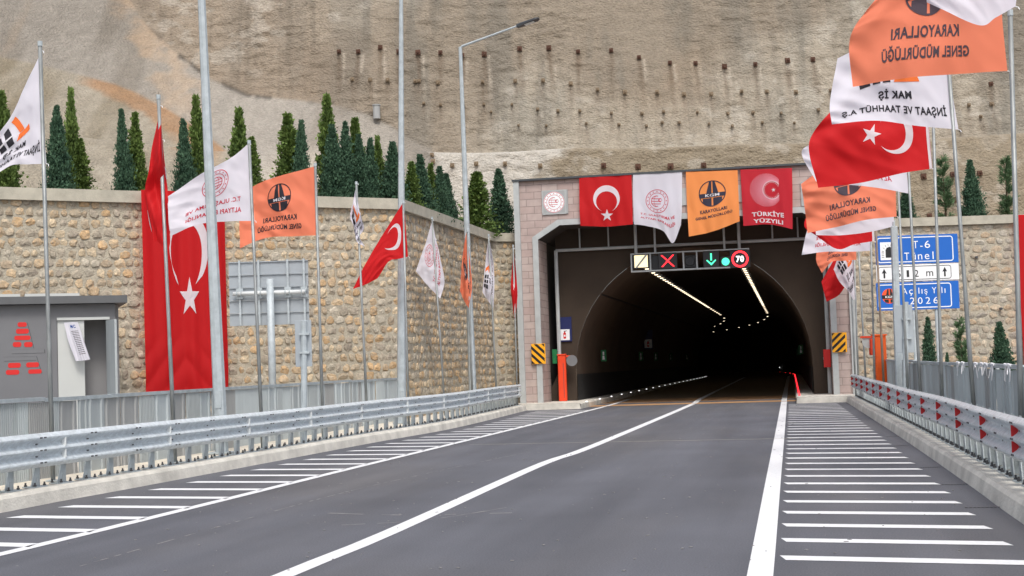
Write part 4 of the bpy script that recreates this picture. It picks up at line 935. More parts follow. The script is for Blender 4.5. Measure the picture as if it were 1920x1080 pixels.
d = Design(.86); emblem_globe(d, .42, .51, .20); d.text('lettering', 'print_red', 'T.C. ULAŞTIRMA VE', .42, .255, .60, .05, bold=.02); d.text('lettering', 'print_red', 'ALTYAPI BAKANLIĞI', .42, .185, .60, .05, bold=.02)
banner('white banner with red ministry emblem hung on the portal, its corner drooping in a point', [[(1187, 326), (1210, 325), (1233, 324), (1256, 323), (1279, 322)], [(1187, 360), (1210, 360), (1233, 360), (1256, 359), (1279, 357)], [(1188, 393), (1211, 395), (1234, 397), (1257, 398), (1279, 391)], [(1189, 421), (1213, 424), (1243, 433), (1262, 456), (1277, 422)]], 'cloth_white', d, 32, .86, .025)
d = Design(.84); emblem_kgm(d, .42, .62, .22, 'print_navy', 'print_white'); d.text('lettering', 'print_navy', 'KARAYOLLARI', .43, .335, .44, .055, bold=.03); d.text('lettering', 'print_navy', 'GENEL MÜDÜRLÜĞÜ', .43, .25, .60, .055, bold=.03)
banner('orange banner with round dark road emblem hung on the portal, lower edge slanting', [[(1286, 322), (1334, 321), (1383, 319)], [(1288, 382), (1336, 376), (1385, 368)], [(1292, 444), (1338, 434), (1387, 415)]], 'cloth_amber', d, 33, .84, .03)
d = Design(.93); cx, cy = .46, .62
for k in range(90):
    a = 2*math.pi*k/90; ca, sa = math.cos(a), math.sin(a); ix, iy = cx+.09, cy
    # rays fan from the small disc to the large one
    p0 = (ix+.165*ca, iy+.165*sa); p1 = (cx-.01+.30*math.cos(a), cy+.30*math.sin(a)); nx_, ny_ = -(p1[1]-p0[1]), p1[0]-p0[0]; l = math.hypot(nx_, ny_)
    if a < R(38) or a > R(322): continue
    wq = .0028; d.poly('emblem', 'print_pink', [(p0[0]+nx_/l*wq*1.6, p0[1]+ny_/l*wq*1.6), (p0[0]-nx_/l*wq*1.6, p0[1]-ny_/l*wq*1.6), (p1[0]-nx_/l*wq, p1[1]-ny_/l*wq), (p1[0]+nx_/l*wq, p1[1]+ny_/l*wq)])
d.ring('emblem', 'print_white', cx+.09, cy, .155, .166, 40, a0=R(35), a1=R(325))
for k in range(22):
    a = R(30+300*k/21); d.disc('emblem', 'print_white', cx+.09+.135*math.cos(a), cy+.135*math.sin(a), .008, 6)
d.star('emblem', 'print_white', cx+.12, cy, .045, math.pi/2+.15, inner=.35)
d.text('lettering', 'print_white', 'TÜRKİYE', .46, .20, .60, .10, bold=.035); d.text('lettering', 'print_white', 'YÜZYILI', .46, .075, .56, .085, bold=.035)
banner('crimson banner with pale sunburst crescent hung on the portal, rightmost of four', [[(1388, 318), (1437, 317), (1485, 315)], [(1391, 370), (1439, 369), (1486, 368)], [(1394, 424), (1443, 421), (1486, 430)]], 'cloth_crimson', d, 34, .93, .025)
# the big flag draped over the left wall
nwl = nA
def wall_banner():
    rows_px = [[(262, 357), (315, 358), (368, 360), (419, 361)], [(265, 450), (318, 452), (370, 453), (421, 455)], [(269, 600), (321, 600), (373, 600), (425, 600)], [(272, 735), (324, 734), (376, 731), (428, 727)]]
    o0 = WA0+nwl*.2
    C = np.array([[tuple(PL(px, py, o0, nwl)) for px, py in r_] for r_ in rows_px]); W_ = .44; ph = (1.0, 2.2, .4, 4.0, 2.0); n3 = np.array([tuple(nwl)])
    def pos(x, y):
        u = np.asarray(x, float)/W_; v = 1-np.asarray(y, float); A = np.stack([cr(C[k], u) for k in range(4)], 0); xx = np.clip(v, 0, 1)*3; i = np.minimum(xx.astype(int), 2); f = (xx-i)[:, None]
        E = np.concatenate([A[:1]*2-A[1:2], A, A[-1:]*2-A[-2:-1]]); k = np.arange(len(u)); a, b_, c, d_ = E[i, k], E[i+1, k], E[i+2, k], E[i+3, k]
        p = .5*((2*b_)+(c-a)*f+(2*a-5*b_+4*c-d_)*f*f+(3*b_-a-3*c+d_)*f**3)
        w_ = np.sin(8*u+ph[0]+.6*v)+.6*np.sin(19*u+1.3*v+ph[1])+.3*np.sin(37*u-2*v+ph[2])+.7*np.abs(np.sin(14*(v*1.6-np.abs(u-.5)*.9)))*sstep(.65, .9, v)
        return p+(.055*(w_+.8))[:, None]*n3
    def Fn(x, y):
        e = .002; x = np.asarray(x, float); y = np.asarray(y, float); p = pos(x, y); dx = pos(np.clip(x+e, 0, W_), y)-pos(np.clip(x-e, 0, W_), y); dy = pos(x, np.clip(y+e, 0, 1))-pos(x, np.clip(y-e, 0, 1)); nn = np.cross(dx, dy); nn /= np.maximum(1e-9, np.linalg.norm(nn, axis=1))[:, None]; return p, nn
    t = thing('banner', 'huge red crescent flag draped down the left stone wall', 'flag', Vector(C[0][0])); nu, nv = 70, 90
    U, Vv = np.meshgrid(np.linspace(0, W_, nu), np.linspace(1, 0, nv)); p = pos(U.ravel(), Vv.ravel()); idx = np.arange(nu*nv).reshape(nv, nu)
    Fc = np.stack([idx[:-1, :-1], idx[:-1, 1:], idx[1:, 1:], idx[1:, :-1]], -1).reshape(-1, 4); link('cloth', np_mesh('cloth', p, Fc, 'cloth_red', smooth=True), t)
    # crescent and star measured on the sheet (y: 1 top, 0 bottom)
    sc_ = W_/158; d = Design(W_); cx = (351-266)*sc_+.008; top = lambda py: 1-(py-359)/373
    o, i_ = [], []
    for k in range(41):
        a = R(-50+280*k/40); b = R(-60+300*k/40)
        o.append((cx+37*sc_*math.cos(a), top(490)+(66/373)*math.sin(a))); i_.append((cx-5*sc_+29*sc_*math.cos(b), top(502)+(60/373)*math.sin(b)))
    d.arcstrip('crescent', 'print_white', o, i_)
    q = [(cx, top(575))]
    for k in range(10):
        rr = 1 if k % 2 == 0 else .382; a = math.pi/2+math.pi*k/5; q.append((cx+18.5*sc_*rr*math.cos(a), top(573)+(31/373)*rr*math.sin(a)))
    d.raw('star', 'print_white', q, [(0, 1+k, 1+(k+1) % 10) for k in range(10)])
    d.apply(Fn, t, sides=(1,), off=.012, maxlen=.03)
wall_banner()
p = [PL(1903, 405, (0, 50.0, 0), Vector((0, 1, 0))), PL(1990, 403, (0, 50.0, 0), Vector((0, 1, 0)))]
m = MB(); nn_ = 24; vs = []
for j in range(2):
    for i in range(nn_+1): t = i/nn_; vs.append((lerp(p[0].x, p[1].x, t)+.05*j, 50.0-.05*math.sin(9*t+j), (6.25 if j == 0 else .6)))
m.add(vs, [(i, i+1, nn_+1+i+1, nn_+1+i) for i in range(nn_)])
t = thing('banner', 'red flag draped on the right stone wall at the picture edge', 'flag', p[0]); m.part('cloth', 'cloth_red', t, smooth=True)
# ================================================================== GUARD RAILS
BH = .445
def thrie():
    pts = []
    for k in range(25):
        t = k/24; d = 0.036*(1+math.cos(2*math.pi*(t-.14)/.36)) if .0 <= t <= 1 else 0
        pts.append((d, BH*(1-t)))
    return pts
def guardrail(name, label, path, side, z_top, s0, s1, refl, post_step=.74, red=False, wob=0.0):
    """side +1: rail right of the carriageway; beam waves face the road"""
    L = path_len(path); s1 = min(s1, L-.05); t = thing(name, label, 'guardrail', path_at(path, s0)[0]); ln = offset(path, .22*side)
    base = [p.copy() for p in ln]
    for i, p in enumerate(base): p.z = z_top-BH+wob*math.sin(i*.35)*.6+wob*math.sin(i*.11+1)
    Lb = path_len(base); prof = thrie(); pr2 = [(-d*side, h) for d, h in prof]
    if side < 0: pass
    seg = post_step*6; s = s0; k = 0
    while s < s1:
        e = min(s+seg+.28, s1); n = max(3, int((e-s)/.3)); pts = [path_at(base, lerp(s, e, i/n))[0] for i in range(n+1)]
        o = .004 if k % 2 else 0
        m = MB(); m.sweep(pts, [(d-side*o, h) for d, h in pr2]); 
        # slotted splice bolts and post bolts, part of the pressed beam
        q = s
        while q < e-.15:
            p, d = path_at(base, q+.08); r = Vector((d.y, -d.x, 0)); ang = math.atan2(d.y, d.x)
            for hh in (.385, .303, .222, .142, .062):
                td = 1-hh/BH; dep = 0.036*(1+math.cos(2*math.pi*(td-.14)/.36))
                for dx in ((-.05, .05) if abs(((q-s0)/post_step) % 2) < .3 or True else (0,)):
                    if hh in (.303, .142) and dx > 0: continue
                    m.box(p+Vector((0, 0, hh))-r*side*(dep+.004)+d*dx, (.045, .012, .018), rz=ang, mi=1)
            q += post_step*2
        m.part('rail_beam', ['galvanised_beam', 'bolt_dark'], t, smooth=False); s += seg; k += 1
    s = s0+.2; i = 0
    while s < s1-.05:
        p, d = path_at(base, s); r = Vector((d.y, -d.x, 0))*side; ang = math.atan2(d.y, d.x); zb = KH; zt = p.z+BH
        ft = Vector((p.x, p.y, zb))+r*.10; m = MB()
        # pressed post: front flange, web, short rear flange under the spacer box
        m.box(ft+Vector((0, 0, (zt-zb)/2-.06)), (.12, .012, zt-zb-.12), rz=ang)
        m.box(ft+r*.11+Vector((0, 0, (zt-zb)/2+.10)), (.12, .012, zt-zb-.3), rz=ang)
        m.box(ft+r*.05+d*.055+Vector((0, 0, (zt-zb)/2-.04)), (.012, .10, zt-zb-.14), rz=ang)
        a = ft-r*.008; m.prism([a-d*.06, a-d*.15, a-d*.06+Vector((0, 0, .24))], r*.012)
        m.box(ft-r*.008+Vector((0, 0, .075)), (.07, .012, .10), rz=ang, mi=1)
        m.box(Vector((p.x, p.y, 0))+r*.05+Vector((0, 0, zt-.27)), (.09, .09, .34), rz=ang)
        po = m.part('post', ['galvanised', 'sheet_mid'], t)
        m = MB(); m.box(ft+r*.03+Vector((0, 0, .008)), (.28, .2, .016), rz=ang)
        for u, v in ((-.11, -.04), (.11, -.04), (-.11, .1), (.11, .1)):
            c = ft+d*u+r*v+Vector((0, 0, .03)); m.tube([c-Vector((0, 0, .02)), c+Vector((0, 0, .035))], .013, 6, mi=1); m.tube([c-Vector((0, 0, .012)), c+Vector((0, 0, .006))], .022, 6, mi=1)
        m.part('base_plate', ['galvanised', 'bolt_dark'], po)
        s += post_step; i += 1
        if i > 96: break
    for s in refl:
        for hh in (.303, .142):
            p, d = path_at(base, s); r = Vector((d.y, -d.x, 0))*side; c = p+Vector((0, 0, hh))-r*.006
            m = MB(); b_ = c-r*.0; m.prism([b_+Vector((0, 0, .045)), b_-Vector((0, 0, .045)), b_-r*.07-Vector((0, 0, .058)), b_-r*.07+Vector((0, 0, .058))], d*.012)
            m.part('reflector', 'reflector_red' if red else 'reflector_silver', t)
    return t, base
LL = path_len(KERB_L)
guardrail('guardrail', 'long galvanised triple-wave guardrail on bolted posts along the left kerb', KERB_L, -1, .90, 1.5, LL-.3, [1.9+8.9+.0+2.96*k for k in range(0, 12)], post_step=.62+.0, wob=.008)
LRr = path_len(KERB_R)
guardrail('guardrail', 'galvanised triple-wave guardrail with red reflectors along the right kerb', KERB_R, 1, .90, 1.5, LRr-.1, [6.4+2.45*k for k in range(14)], post_step=.6, red=True, wob=.012)

# ================================================================== SHEET FENCES
def sheet_fence(label, p0, p1, htop, seed, facing, step=.55, cut=None):
    rg = random.Random(seed); d = (p1-p0); L = d.length; d.normalize(); r = Vector((d.y, -d.x, 0))*facing; ang = math.atan2(d.y, d.x)
    t = thing('sheet_fence', label, 'fence', p0); s = 0; k = 0
    while s < L-.05:
        wd = min(step*rg.choice((.5, 1, 1, 1.15)), L-s); ribbed = rg.random() < .55; m = MB(); pts = []; tilt = rg.uniform(-.012, .012)
        if ribbed:
            n = int(wd/.055); 
            for i in range(n):
                x = i*wd/n; pts += [(x, .0), (x+.3*wd/n, .0), (x+.45*wd/n, .022), (x+.8*wd/n, .022)]
            pts.append((wd, 0))
        else:
            pts = [(0, 0), (wd*.1, 0), (wd*.13, .025), (wd*.2, .025), (wd*.23, 0), (wd*.75, 0), (wd*.78, .025), (wd*.85, .025), (wd*.88, 0), (wd, 0)]
        ht = htop+rg.uniform(-.012, .005); vs = []
        for z in (.02, ht-.03):
            for x, o in pts: vs.append(p0+d*(s+x)+r*(o+tilt)+Vector((0, 0, z)))
        n = len(pts); m.add(vs, [(i, i+1, n+i+1, n+i) for i in range(n-1)])
        m.part('sheet_panel', rg.choice(('sheet_light', 'sheet_light', 'sheet_mid', 'sheet_mid', 'sheet_dark')), t); s += wd+.004; k += 1
    m = MB(); n = int(L/2); cur = None
    for i in range(n):
        a = p0+d*(L*i/n); b = p0+d*(L*(i+1)/n); c = (a+b)/2; za = htop+rg.uniform(-.008, .012); m.box(c+r*.0+Vector((0, 0, za)), ((b-a).length+.01, .07, .055), rz=ang)
    m.part('top_rail', 'galvanised', t)
    s = .3
    while s < L:
        m = MB(); m.box(p0+d*s-r*.05+Vector((0, 0, htop/2)), (.05, .05, htop), rz=ang); m.part('post', 'galvanised', t); s += 2.1
    return t
sheet_fence('low fence of weathered corrugated metal sheets behind the left guardrail', FENCE_L0, FENCE_L1, 1.31, 3, 1)
fr_ = sheet_fence('low fence of grey metal sheets behind the right guardrail, white rags tied on top', FENCE_R0, FENCE_R1, 1.34, 4, -1)
m = MB(); rg = random.Random(5)
for px in (1803, 1812, 1836, 1848, 1856, 1868, 1893, 1899):
    # rag knots on the top rail
    f = (px-1655)/(1920-1655); a = FENCE_R1; b = FENCE_R0+FDR*6; 
    best = min((abs(P(0, 0, 1).x), 0), default=None)
    lo = None
    for q in range(200):
        c = b.lerp(a, q/200); dd = RM.transposed() @ Vector((c.x, c.y, 1.36-CAM_H)); sx = 960+F_PX*dd.x/-dd.z
        if lo is None or abs(sx-px) < lo[0]: lo = (abs(sx-px), c)
    c = lo[1]+Vector((-.05, 0, 1.37))
    for _ in range(3):
        e = c+Vector((rg.uniform(-.05, .02), rg.uniform(-.1, .1), rg.uniform(-.22, -.05))); m.tube([c, c.lerp(e, .5)+Vector((0, rg.uniform(-.03, .03), .01)), e], [.012, .01, .006], 5)
    m.tube([c+Vector((0, -.06, 0)), c+Vector((0, .06, .01))], .02, 6)
m.part('rag_strips', 'string_white', fr_)

# ================================================================== SIGNS
def plane_fn(o, ex, ez, n, S):
    o, ex, ez, n = [np.array(tuple(v)) for v in (o, ex, ez, n)]
    def Fn(x, y):
        x = np.asarray(x, float)[:, None]; y = np.asarray(y, float)[:, None]; return o+ex*x*S+ez*y*S, np.repeat(n[None], len(x), 0)
    return Fn
Z3 = Vector((0, 0, 1))
# blue tunnel sign: three boards
Ys = 41.0; sg_c = P(1722, 700, Ys)
sg = thing('road_sign', 'blue and white tunnel road sign of three stacked boards behind the right flagpoles', 'road sign', (sg_c.x, Ys, 0))
def board(px0, py0, px1, py1, Y, matn, pname, parent, design, H_units, depth=.03, ex=Vector((1, 0, 0))):
    a = P(px0, py1, Y); b = P(px1, py1, Y); c = P(px0, py0, Y); wd = b.x-a.x; hh = c.z-a.z; S = hh
    o = Vector((a.x, Y, a.z)); m = MB(); m.box(o+Vector((wd/2, depth/2+.001, hh/2)), (wd, depth, hh), bev=.006); pb = m.part(pname, matn, parent)
    design.apply(plane_fn(o, Vector((1, 0, 0)), Z3, Vector((0, -1, 0)), S), pb, off=.004); return pb, o, wd, hh
wdn = 155/57.
d = Design(2.8); Wb = 2.72
d.frame('border', 'sign_white', .05, .06, Wb-.03, .94, .035, .1)
d.rrect('pictogram', 'sign_white', .16, .16, .74, .78, .01); d.poly('pictogram', 'sign_black', [(.34, .24), (.62, .24), (.62, .50), (.58, .58), (.48, .62), (.38, .58), (.34, .5)], layer=2)
for k in range(8): a = R(10+160*k/7); d.poly('pictogram', 'sign_black', [(.48+.2*math.cos(a-.05), .42+.22*math.sin(a-.05)), (.48+.27*math.cos(a-.05), .42+.31*math.sin(a-.05)), (.48+.27*math.cos(a), .42+.31*math.sin(a)), (.48+.2*math.cos(a), .42+.22*math.sin(a))][::-1], layer=2)
for k in range(4): d.poly('pictogram', 'sign_black', [(.2, .25+.06*k), (.29, .25+.06*k), (.29, .265+.06*k), (.2, .265+.06*k)], layer=2)
d.text('lettering', 'sign_white', 'T', 1.39, .665, .17, .25, bold=.0); d.text('lettering', 'sign_white', '-', 1.59, .60, .08, .035, bold=.0); d.text('lettering', 'sign_white', '6', 1.80, .665, .19, .26, bold=.0)
for ch, x_, w_, hh_, y_ in (('T', 1.07, .17, .25, .27), ('ü', 1.31, .14, .24, .265), ('n', 1.53, .15, .18, .235), ('e', 1.77, .16, .185, .235), ('l', 1.98, .035, .26, .275), ('i', 2.14, .04, .25, .27)): d.text('lettering', 'sign_white', ch, x_, y_, w_, hh_, bold=.0)
b1, *_ = board(1643, 443, 1798, 497, Ys, 'sign_blue', 'sign_board', sg, d, 1)
d = Design(5); Wb = 4.7
d.frame('border', 'sign_black', .12, .08, Wb-.1, .92, .035, .16)
def arrow(cx): 
    d.poly('arrow', 'sign_black', [(cx-.05, .22), (cx+.05, .22), (cx+.05, .55), (cx-.05, .55)]); d.poly('arrow', 'sign_black', [(cx-.15, .5), (cx, .56), (cx, .8)]); d.poly('arrow', 'sign_black', [(cx, .56), (cx+.15, .5), (cx, .8)])
arrow(.48); arrow(4.2)
for ch, x_ in (('5', 1.36), ('1', 1.93), ('2', 2.46)): d.text('lettering', 'sign_black', ch, x_, .46, .26 if ch != '1' else .15, .42, bold=.0)
d.text('lettering', 'sign_black', 'm', 3.27, .42, .42, .3, bold=.0)
b2, *_ = board(1644, 498.5, 1799, 529, Ys, 'sign_white', 'sign_board', sg, d, 1)
d = Design(2.8); Wb = 2.75
d.frame('border', 'sign_white', .05, .06, Wb-.05, .94, .035, .1)
d.disc('emblem', 'sign_orange', .46, .52, .27, 32); 
d.poly('emblem', 'sign_black', [(.19, .42), (.73, .42), (.73, .56), (.19, .56)], layer=2)
for s_ in (-1, 1):
    d.poly('emblem', 'sign_black', [(.46+s_*.02, .56), (.46+s_*.12, .56), (.46+s_*.07, .77), (.46+s_*.02, .78)][::s_], layer=2); d.poly('emblem', 'sign_black', [(.46+s_*.03, .40), (.46+s_*.2, .40), (.46+s_*.16, .30), (.46+s_*.03, .27)][::-s_], layer=2)
d.text('emblem', 'sign_white', 'KGM', .46, .49, .30, .08, layer=4)
for ch, x_, w_, hh_, y_ in (('A', 1.02, .18, .22, .68), ('ç', 1.24, .13, .22, .62), ('ı', 1.40, .03, .16, .65), ('l', 1.53, .03, .22, .68), ('ı', 1.64, .03, .16, .65), ('ş', 1.78, .11, .22, .62), ('Y', 2.08, .16, .22, .68), ('ı', 2.24, .03, .16, .65), ('l', 2.36, .03, .22, .68), ('ı', 2.47, .03, .16, .65)): d.text('lettering', 'sign_white', ch, x_, y_, w_, hh_, bold=.0)
for ch, x_ in (('2', 1.28), ('0', 1.56), ('2', 1.84), ('6', 2.12)): d.text('lettering', 'sign_white', ch, x_, .32, .17, .24, bold=.0)
b3, *_ = board(1645, 531, 1800, 583, Ys, 'sign_blue', 'sign_board', sg, d, 1)
for px in (1690, 1715, 1758):
    q = P(px, 600, Ys); m = MB(); m.tube([(q.x, Ys+.08, .0), (q.x, Ys+.08, P(px, 450, Ys).z)], .05, 10); m.part('sign_post', 'galvanised', sg)
# thick steel post, right
def steel_post(name, label, cat, xt, yt, xb, yb, Y, wd, matn='galvanised', zfoot=KH):
    a, b = P(xt, yt, Y), P(xb, yb, Y); dd = (b-a)/(b.z-a.z); ft = a+dd*(zfoot-a.z); t = thing(name, label, cat, ft); m = MB(); ax = (a-ft); L_ = ax.length; z = ax.normalized(); x = Vector((1, 0, 0)); y = z.cross(x).normalized(); x = y.cross(z); Q = Matrix((x, y, z)).transposed()
    m.box((a+ft)/2, (wd, wd*.8, L_), M3=Q, bev=wd*.12); m.box((a+ft)/2-y*wd*-.0+Vector((0, -wd*.41, 0)), (wd*.28, wd*.1, L_*.998), M3=Q); m.part('post', matn, t); m = MB(); m.box(ft+Vector((0, 0, .012)), (.34, .34, .024)); m.part('base_plate', matn, t); return t, ft, a
t5, ft5, top5 = steel_post('steel_post', 'thick galvanised post crossing the left part of the blue sign', 'post', 1676, 424, 1686, 728, 33.0, .15)
m = MB(); m.tube([top5, top5+Vector((0, 0, .1))], .03, 8); m.tube([top5+Vector((-.03, 0, .02)), top5+Vector((.04, 0, .14))], .012, 5); m.part('pole_cap', 'galvanised', t5)
# backs of small marker signs
def sign_back_small(label, px0, py0, px1, py1, Y, postx, ptop, pbot, wp=.05):
    a = P(px0, py1, Y); c = P(px1, py0, Y); t = thing('marker_sign', label, 'road sign', (P(postx, pbot, Y).x, Y, KH)); m = MB(); m.box(((a.x+c.x)/2, Y+.03, (a.z+c.z)/2), (c.x-a.x, .012, c.z-a.z), bev=.004); m.part('sign_plate', 'sign_back', t)
    q, q2 = P(postx[0] if isinstance(postx, tuple) else postx, ptop, Y), P(postx, pbot, Y); dd = (q2-q)/(q2.z-q.z); ft = q+dd*(KH-q.z); m = MB(); m.tube([ft, q], wp*.8, 10); m.part('post', 'galvanised', t); m = MB()
    for zz in (.3, .7): z = lerp(a.z, c.z, zz); m.box((q.x, Y+.0, z), (wp*2.6, wp*1.7, .04))
    m.part('clamp', 'galvanised', t); return t
sign_back_small('back of a tall narrow marker plate on a slim post before the left stone wall', 554, 600, 583, 688, 27.8, 570, 602, 765, .075)
sign_back_small('back of a grey marker plate in front of the blue sign, right side', 1680, 571, 1711, 662, 32.0, 1698, 566, 735, .08)
# big sign seen from behind, left
Yb = 34.2; a = P(431, 612, Yb); c = P(577, 487, Yb); t = thing('road_sign', 'back of a large grey panel road sign on a thick round post', 'road sign', (P(509, 720, Yb).x, Yb, 0))
m = MB(); n = 5
for i in range(n):
    z0 = lerp(a.z, c.z, i/n); z1 = lerp(a.z, c.z, (i+1)/n); m.box(((a.x+c.x)/2, Yb+.02, (z0+z1)/2), (c.x-a.x, .02, z1-z0-.008)); m.box(((a.x+c.x)/2, Yb-.01, z1-.012), (c.x-a.x, .035, .022))
m.part('sign_panel', 'sign_back', t)
m = MB()
for fx in (.14, .38, .745, .95): x_ = lerp(a.x, c.x, fx); m.box((x_, Yb-.035, (a.z+c.z)/2+.02), (.05, .045, c.z-a.z+.02))
m.part('stiffener', 'galvanised', t)
zb = lerp(a.z, c.z, .50); x0, x1 = lerp(a.x, c.x, .06), lerp(a.x, c.x, .97); m = MB(); m.tube([(x0, Yb-.12, zb), (x1, Yb-.12, zb+.0)], .05, 12); m.part('cross_tube', 'reflector_silver', t, smooth=True)
for fx in (.14, .38, .745, .95):
    x_ = lerp(a.x, c.x, fx); m = MB(); m.box((x_, Yb-.075, zb+.09), (.16, .03, .07)); m.box((x_, Yb-.075, zb-.09), (.16, .03, .07)); m.tube([(x_-.05, Yb-.17, zb+.08), (x_-.05, Yb-.19, zb), (x_-.05, Yb-.17, zb-.08)], .012, 5); m.tube([(x_+.05, Yb-.17, zb+.08), (x_+.05, Yb-.19, zb), (x_+.05, Yb-.17, zb-.08)], .012, 5); m.part('clamp', 'galvanised', t)
q = P(506, 523, Yb-.27); ft = P(511, 722, Yb-.27); m = MB(); dd = (ft-q)/(ft.z-q.z); m.tube([ft+dd*(0-ft.z), q], [.095, .085], 14); m.part('post', 'galvanised', t, smooth=True)

# hazard boards on the portal
def portal_board(name, label, cat, px0, py0, px1, py1, b, depth, matn, design, S_h=None, pn='board', group=None, bev=.01):
    a = PP(px0, py1, b); c = PP(px1, py0, b); wd = c[0]-a[0]; hh = c[2]-a[2]
    t = portal_thing(name, label, cat, group, at=(a[0]+wd/2, b, a[2])); 
    m = MB(); m.box((0, depth/2, hh/2), (wd, depth, hh), bev=bev); pb = m.part(pn, matn, t, world=False)
    if design: design.apply(plane_fn((-wd/2, 0, 0), Vector((1, 0, 0)), Z3, Vector((0, -1, 0)), hh), pb, off=.003, world=False)
    return t, pb, wd, hh
for lab, px0, px1, py0, py1, s_ in (('black and yellow striped hazard board at the left foot of the tunnel mouth', 997, 1022, 644, 683, 1), ('black and yellow striped hazard board at the right foot of the tunnel mouth', 1561, 1587, 623, 661, -1)):
    Wd = .66; d = Design(Wd)
    def clip(y0, y1):
        # stripe falls away to the right (s_=1): y = y0 - 0.95 x
        f = lambda x, y: (x if s_ > 0 else Wd-x, y); k_ = .95
        def rng(c, x): return c-k_*x
        P4 = [(0, y0), (Wd, y0-k_*Wd), (Wd, y1-k_*Wd), (0, y1)]; out = []
        def cut(poly, ins, inter):
            o = []
            for i in range(len(poly)):
                A, B = poly[i], poly[(i+1) % len(poly)]
                if ins(A): o.append(A)
                if ins(A) != ins(B): o.append(inter(A, B))
            return o
        for lim, sg_ in ((.02, 1), (.98, -1)):
            P4 = cut(P4, lambda p: (p[1]-lim)*sg_ >= 0, lambda A, B: (A[0]+(B[0]-A[0])*(lim-A[1])/(B[1]-A[1]), lim))
            if not P4: return
        d.poly('stripe', 'sign_black', [f(*p) for p in P4][::s_])
    for k in range(5): clip(.02+.36*k, .02+.36*k+.17)
    portal_board('hazard_board', lab, 'hazard sign', px0, py0, px1, py1, -.12, .02, 'sign_yellow', d)
# emblem plaques
def plaque(label, px0, py0, px1, py1, kind):
    d = Design(1)
    d.frame('frame', 'trim_grey', 0, 0, 1, 1, .04, .01)
    if kind == 'tc':
        d.disc('emblem', 'sign_white', .5, .5, .44, 40); 
        dd = Design(1); emblem_globe(dd, .5, .5, .43, 'print_red', 'emblem_ring'); 
        for q in dd.p: d.p.append((q[0], q[1], q[2], q[3], 2))
    else:
        d.disc('emblem', 'sign_orange', .5, .5, .42, 40); dd = Design(1); emblem_kgm(dd, .5, .5, .43, 'sign_black', 'sign_white', 'emblem_ring')
        for q in dd.p: d.p.append((q[0], q[1], q[2], q[3], q[4]+1))
    return portal_board('emblem_plaque', label, 'plaque', px0, py0, px1, py1, -.05, .05, 'sheet_dark', d)
plaque('square plaque with round red and white ministry emblem on the left portal tiles', 1017, 355, 1064, 403, 'tc')
plaque('square plaque with round road emblem on the right portal tiles, half hidden by flags', 1503, 338, 1550, 386, 'kgm')
d = Design(5.5); d.frame('frame', 'trim_grey', 0, 0, 5.0, 1, .05, .02); d.text('lettering', 'sign_black', 'MAK', 2.0, .68, 1.1, .42, bold=.03); d.text('lettering', 'sign_black', 'T-6 TÜNELİ', 2.6, .2, 3.2, .2)
d.p = [p_ for p_ in d.p if p_[0] == 'frame']; 
for k in range(3): d.poly('lettering', 'sign_black', [(2.05+.14*k, .45), (2.10+.14*k, .45), (2.16+.14*k, .9), (2.08+.14*k, .9)])
d.text('lettering', 'sign_black', 'AK', 2.28, .18, .3, .2)
portal_board('name_plaque', 'long grey name plaque on the portal, seen only between the white and orange banners', 'plaque', 1150, 345, 1420, 392, -.04, .04, 'trim_grey', d)

# ================================================================== GANTRY AND TUNNEL FITTINGS
GB = 1.2
def gp(px, py, b=GB): return Vector(PP(px, py, b))
fr = portal_thing('pipe_frame', 'grey pipe frame lining the tunnel mouth behind the banners', 'pipe frame')
m = MB(); a, b = gp(1042, 470, 1.5), gp(1049, 750, 1.5); top_h = a.z; m.tube([(a.x, 1.5, .2), (a.x, 1.5, top_h)], .07, 8); m.part('upright', 'trim_grey', fr, world=False)
m = MB(); b2 = gp(1559, 452, 1.5); m.tube([(A1-.08, 1.5, .2), (A1-.08, 1.5, top_h)], .07, 8); m.part('upright', 'trim_grey', fr, world=False)
m = MB(); m.tube([(a.x, 1.5, top_h), (A1-.08, 1.5, top_h)], .055, 8); m.part('cross_pipe', 'trim_grey', fr, world=False)
for px in (1087, 1141, 1449, 1497):
    q = gp(px, 460, 1.5); m = MB(); m.tube([(q.x, 1.5, top_h), (q.x, 1.5, HO)], .03, 6); m.part('hanger', 'trim_grey', fr, world=False)
gt = portal_thing('signal_gantry', 'hanging gantry frame carrying lane signals in the tunnel mouth', 'gantry')
g0, g1 = gp(1184, 509), gp(1406, 499); gz0, gz1 = gp(1290, 505).z, gp(1290, 472).z; gx0, gx1 = g0.x, g1.x
m = MB()
m.box(((gx0+gx1)/2, GB, gz0), (gx1-gx0, .3, .05)); m.box(((gx0+gx1)/2, GB, gz1), (gx1-gx0, .3, .04))
for x_ in (gx0+.025, gp(1220, 490).x, gp(1282, 490).x, gp(1307, 490).x, gx1-.025): m.box((x_, GB, (gz0+gz1)/2), (.05, .28, gz1-gz0-.04))
m.part('frame', 'trim_grey', gt, world=False)
for px in (1192, 1228, 1358, 1386): q = gp(px, 460); m = MB(); m.tube([(q.x, GB, gz1), (q.x, GB, HO)], .055 if px in (1192, 1386) else .04, 8); m.part('hanger', 'trim_grey', gt, world=False)
m = MB(); q = gp(1294, 490); m.box((q.x, GB+.02, q.z), (.42, .12, .44), bev=.02); m.tube([(q.x, GB-.06, q.z), (q.x, GB-.1, q.z)], [.17, .15], 18); m.tube([(q.x, GB-.09, q.z), (q.x, GB-.13, q.z)], .05, 12); m.part('loudspeaker', 'black_housing', gt, world=False)
m = MB(); m.box((gp(1226, 490).x+.06, GB+.05, q.z), (.26, .1, gz1-gz0-.08)); m.part('cable_box', 'black_housing', gt, world=False)
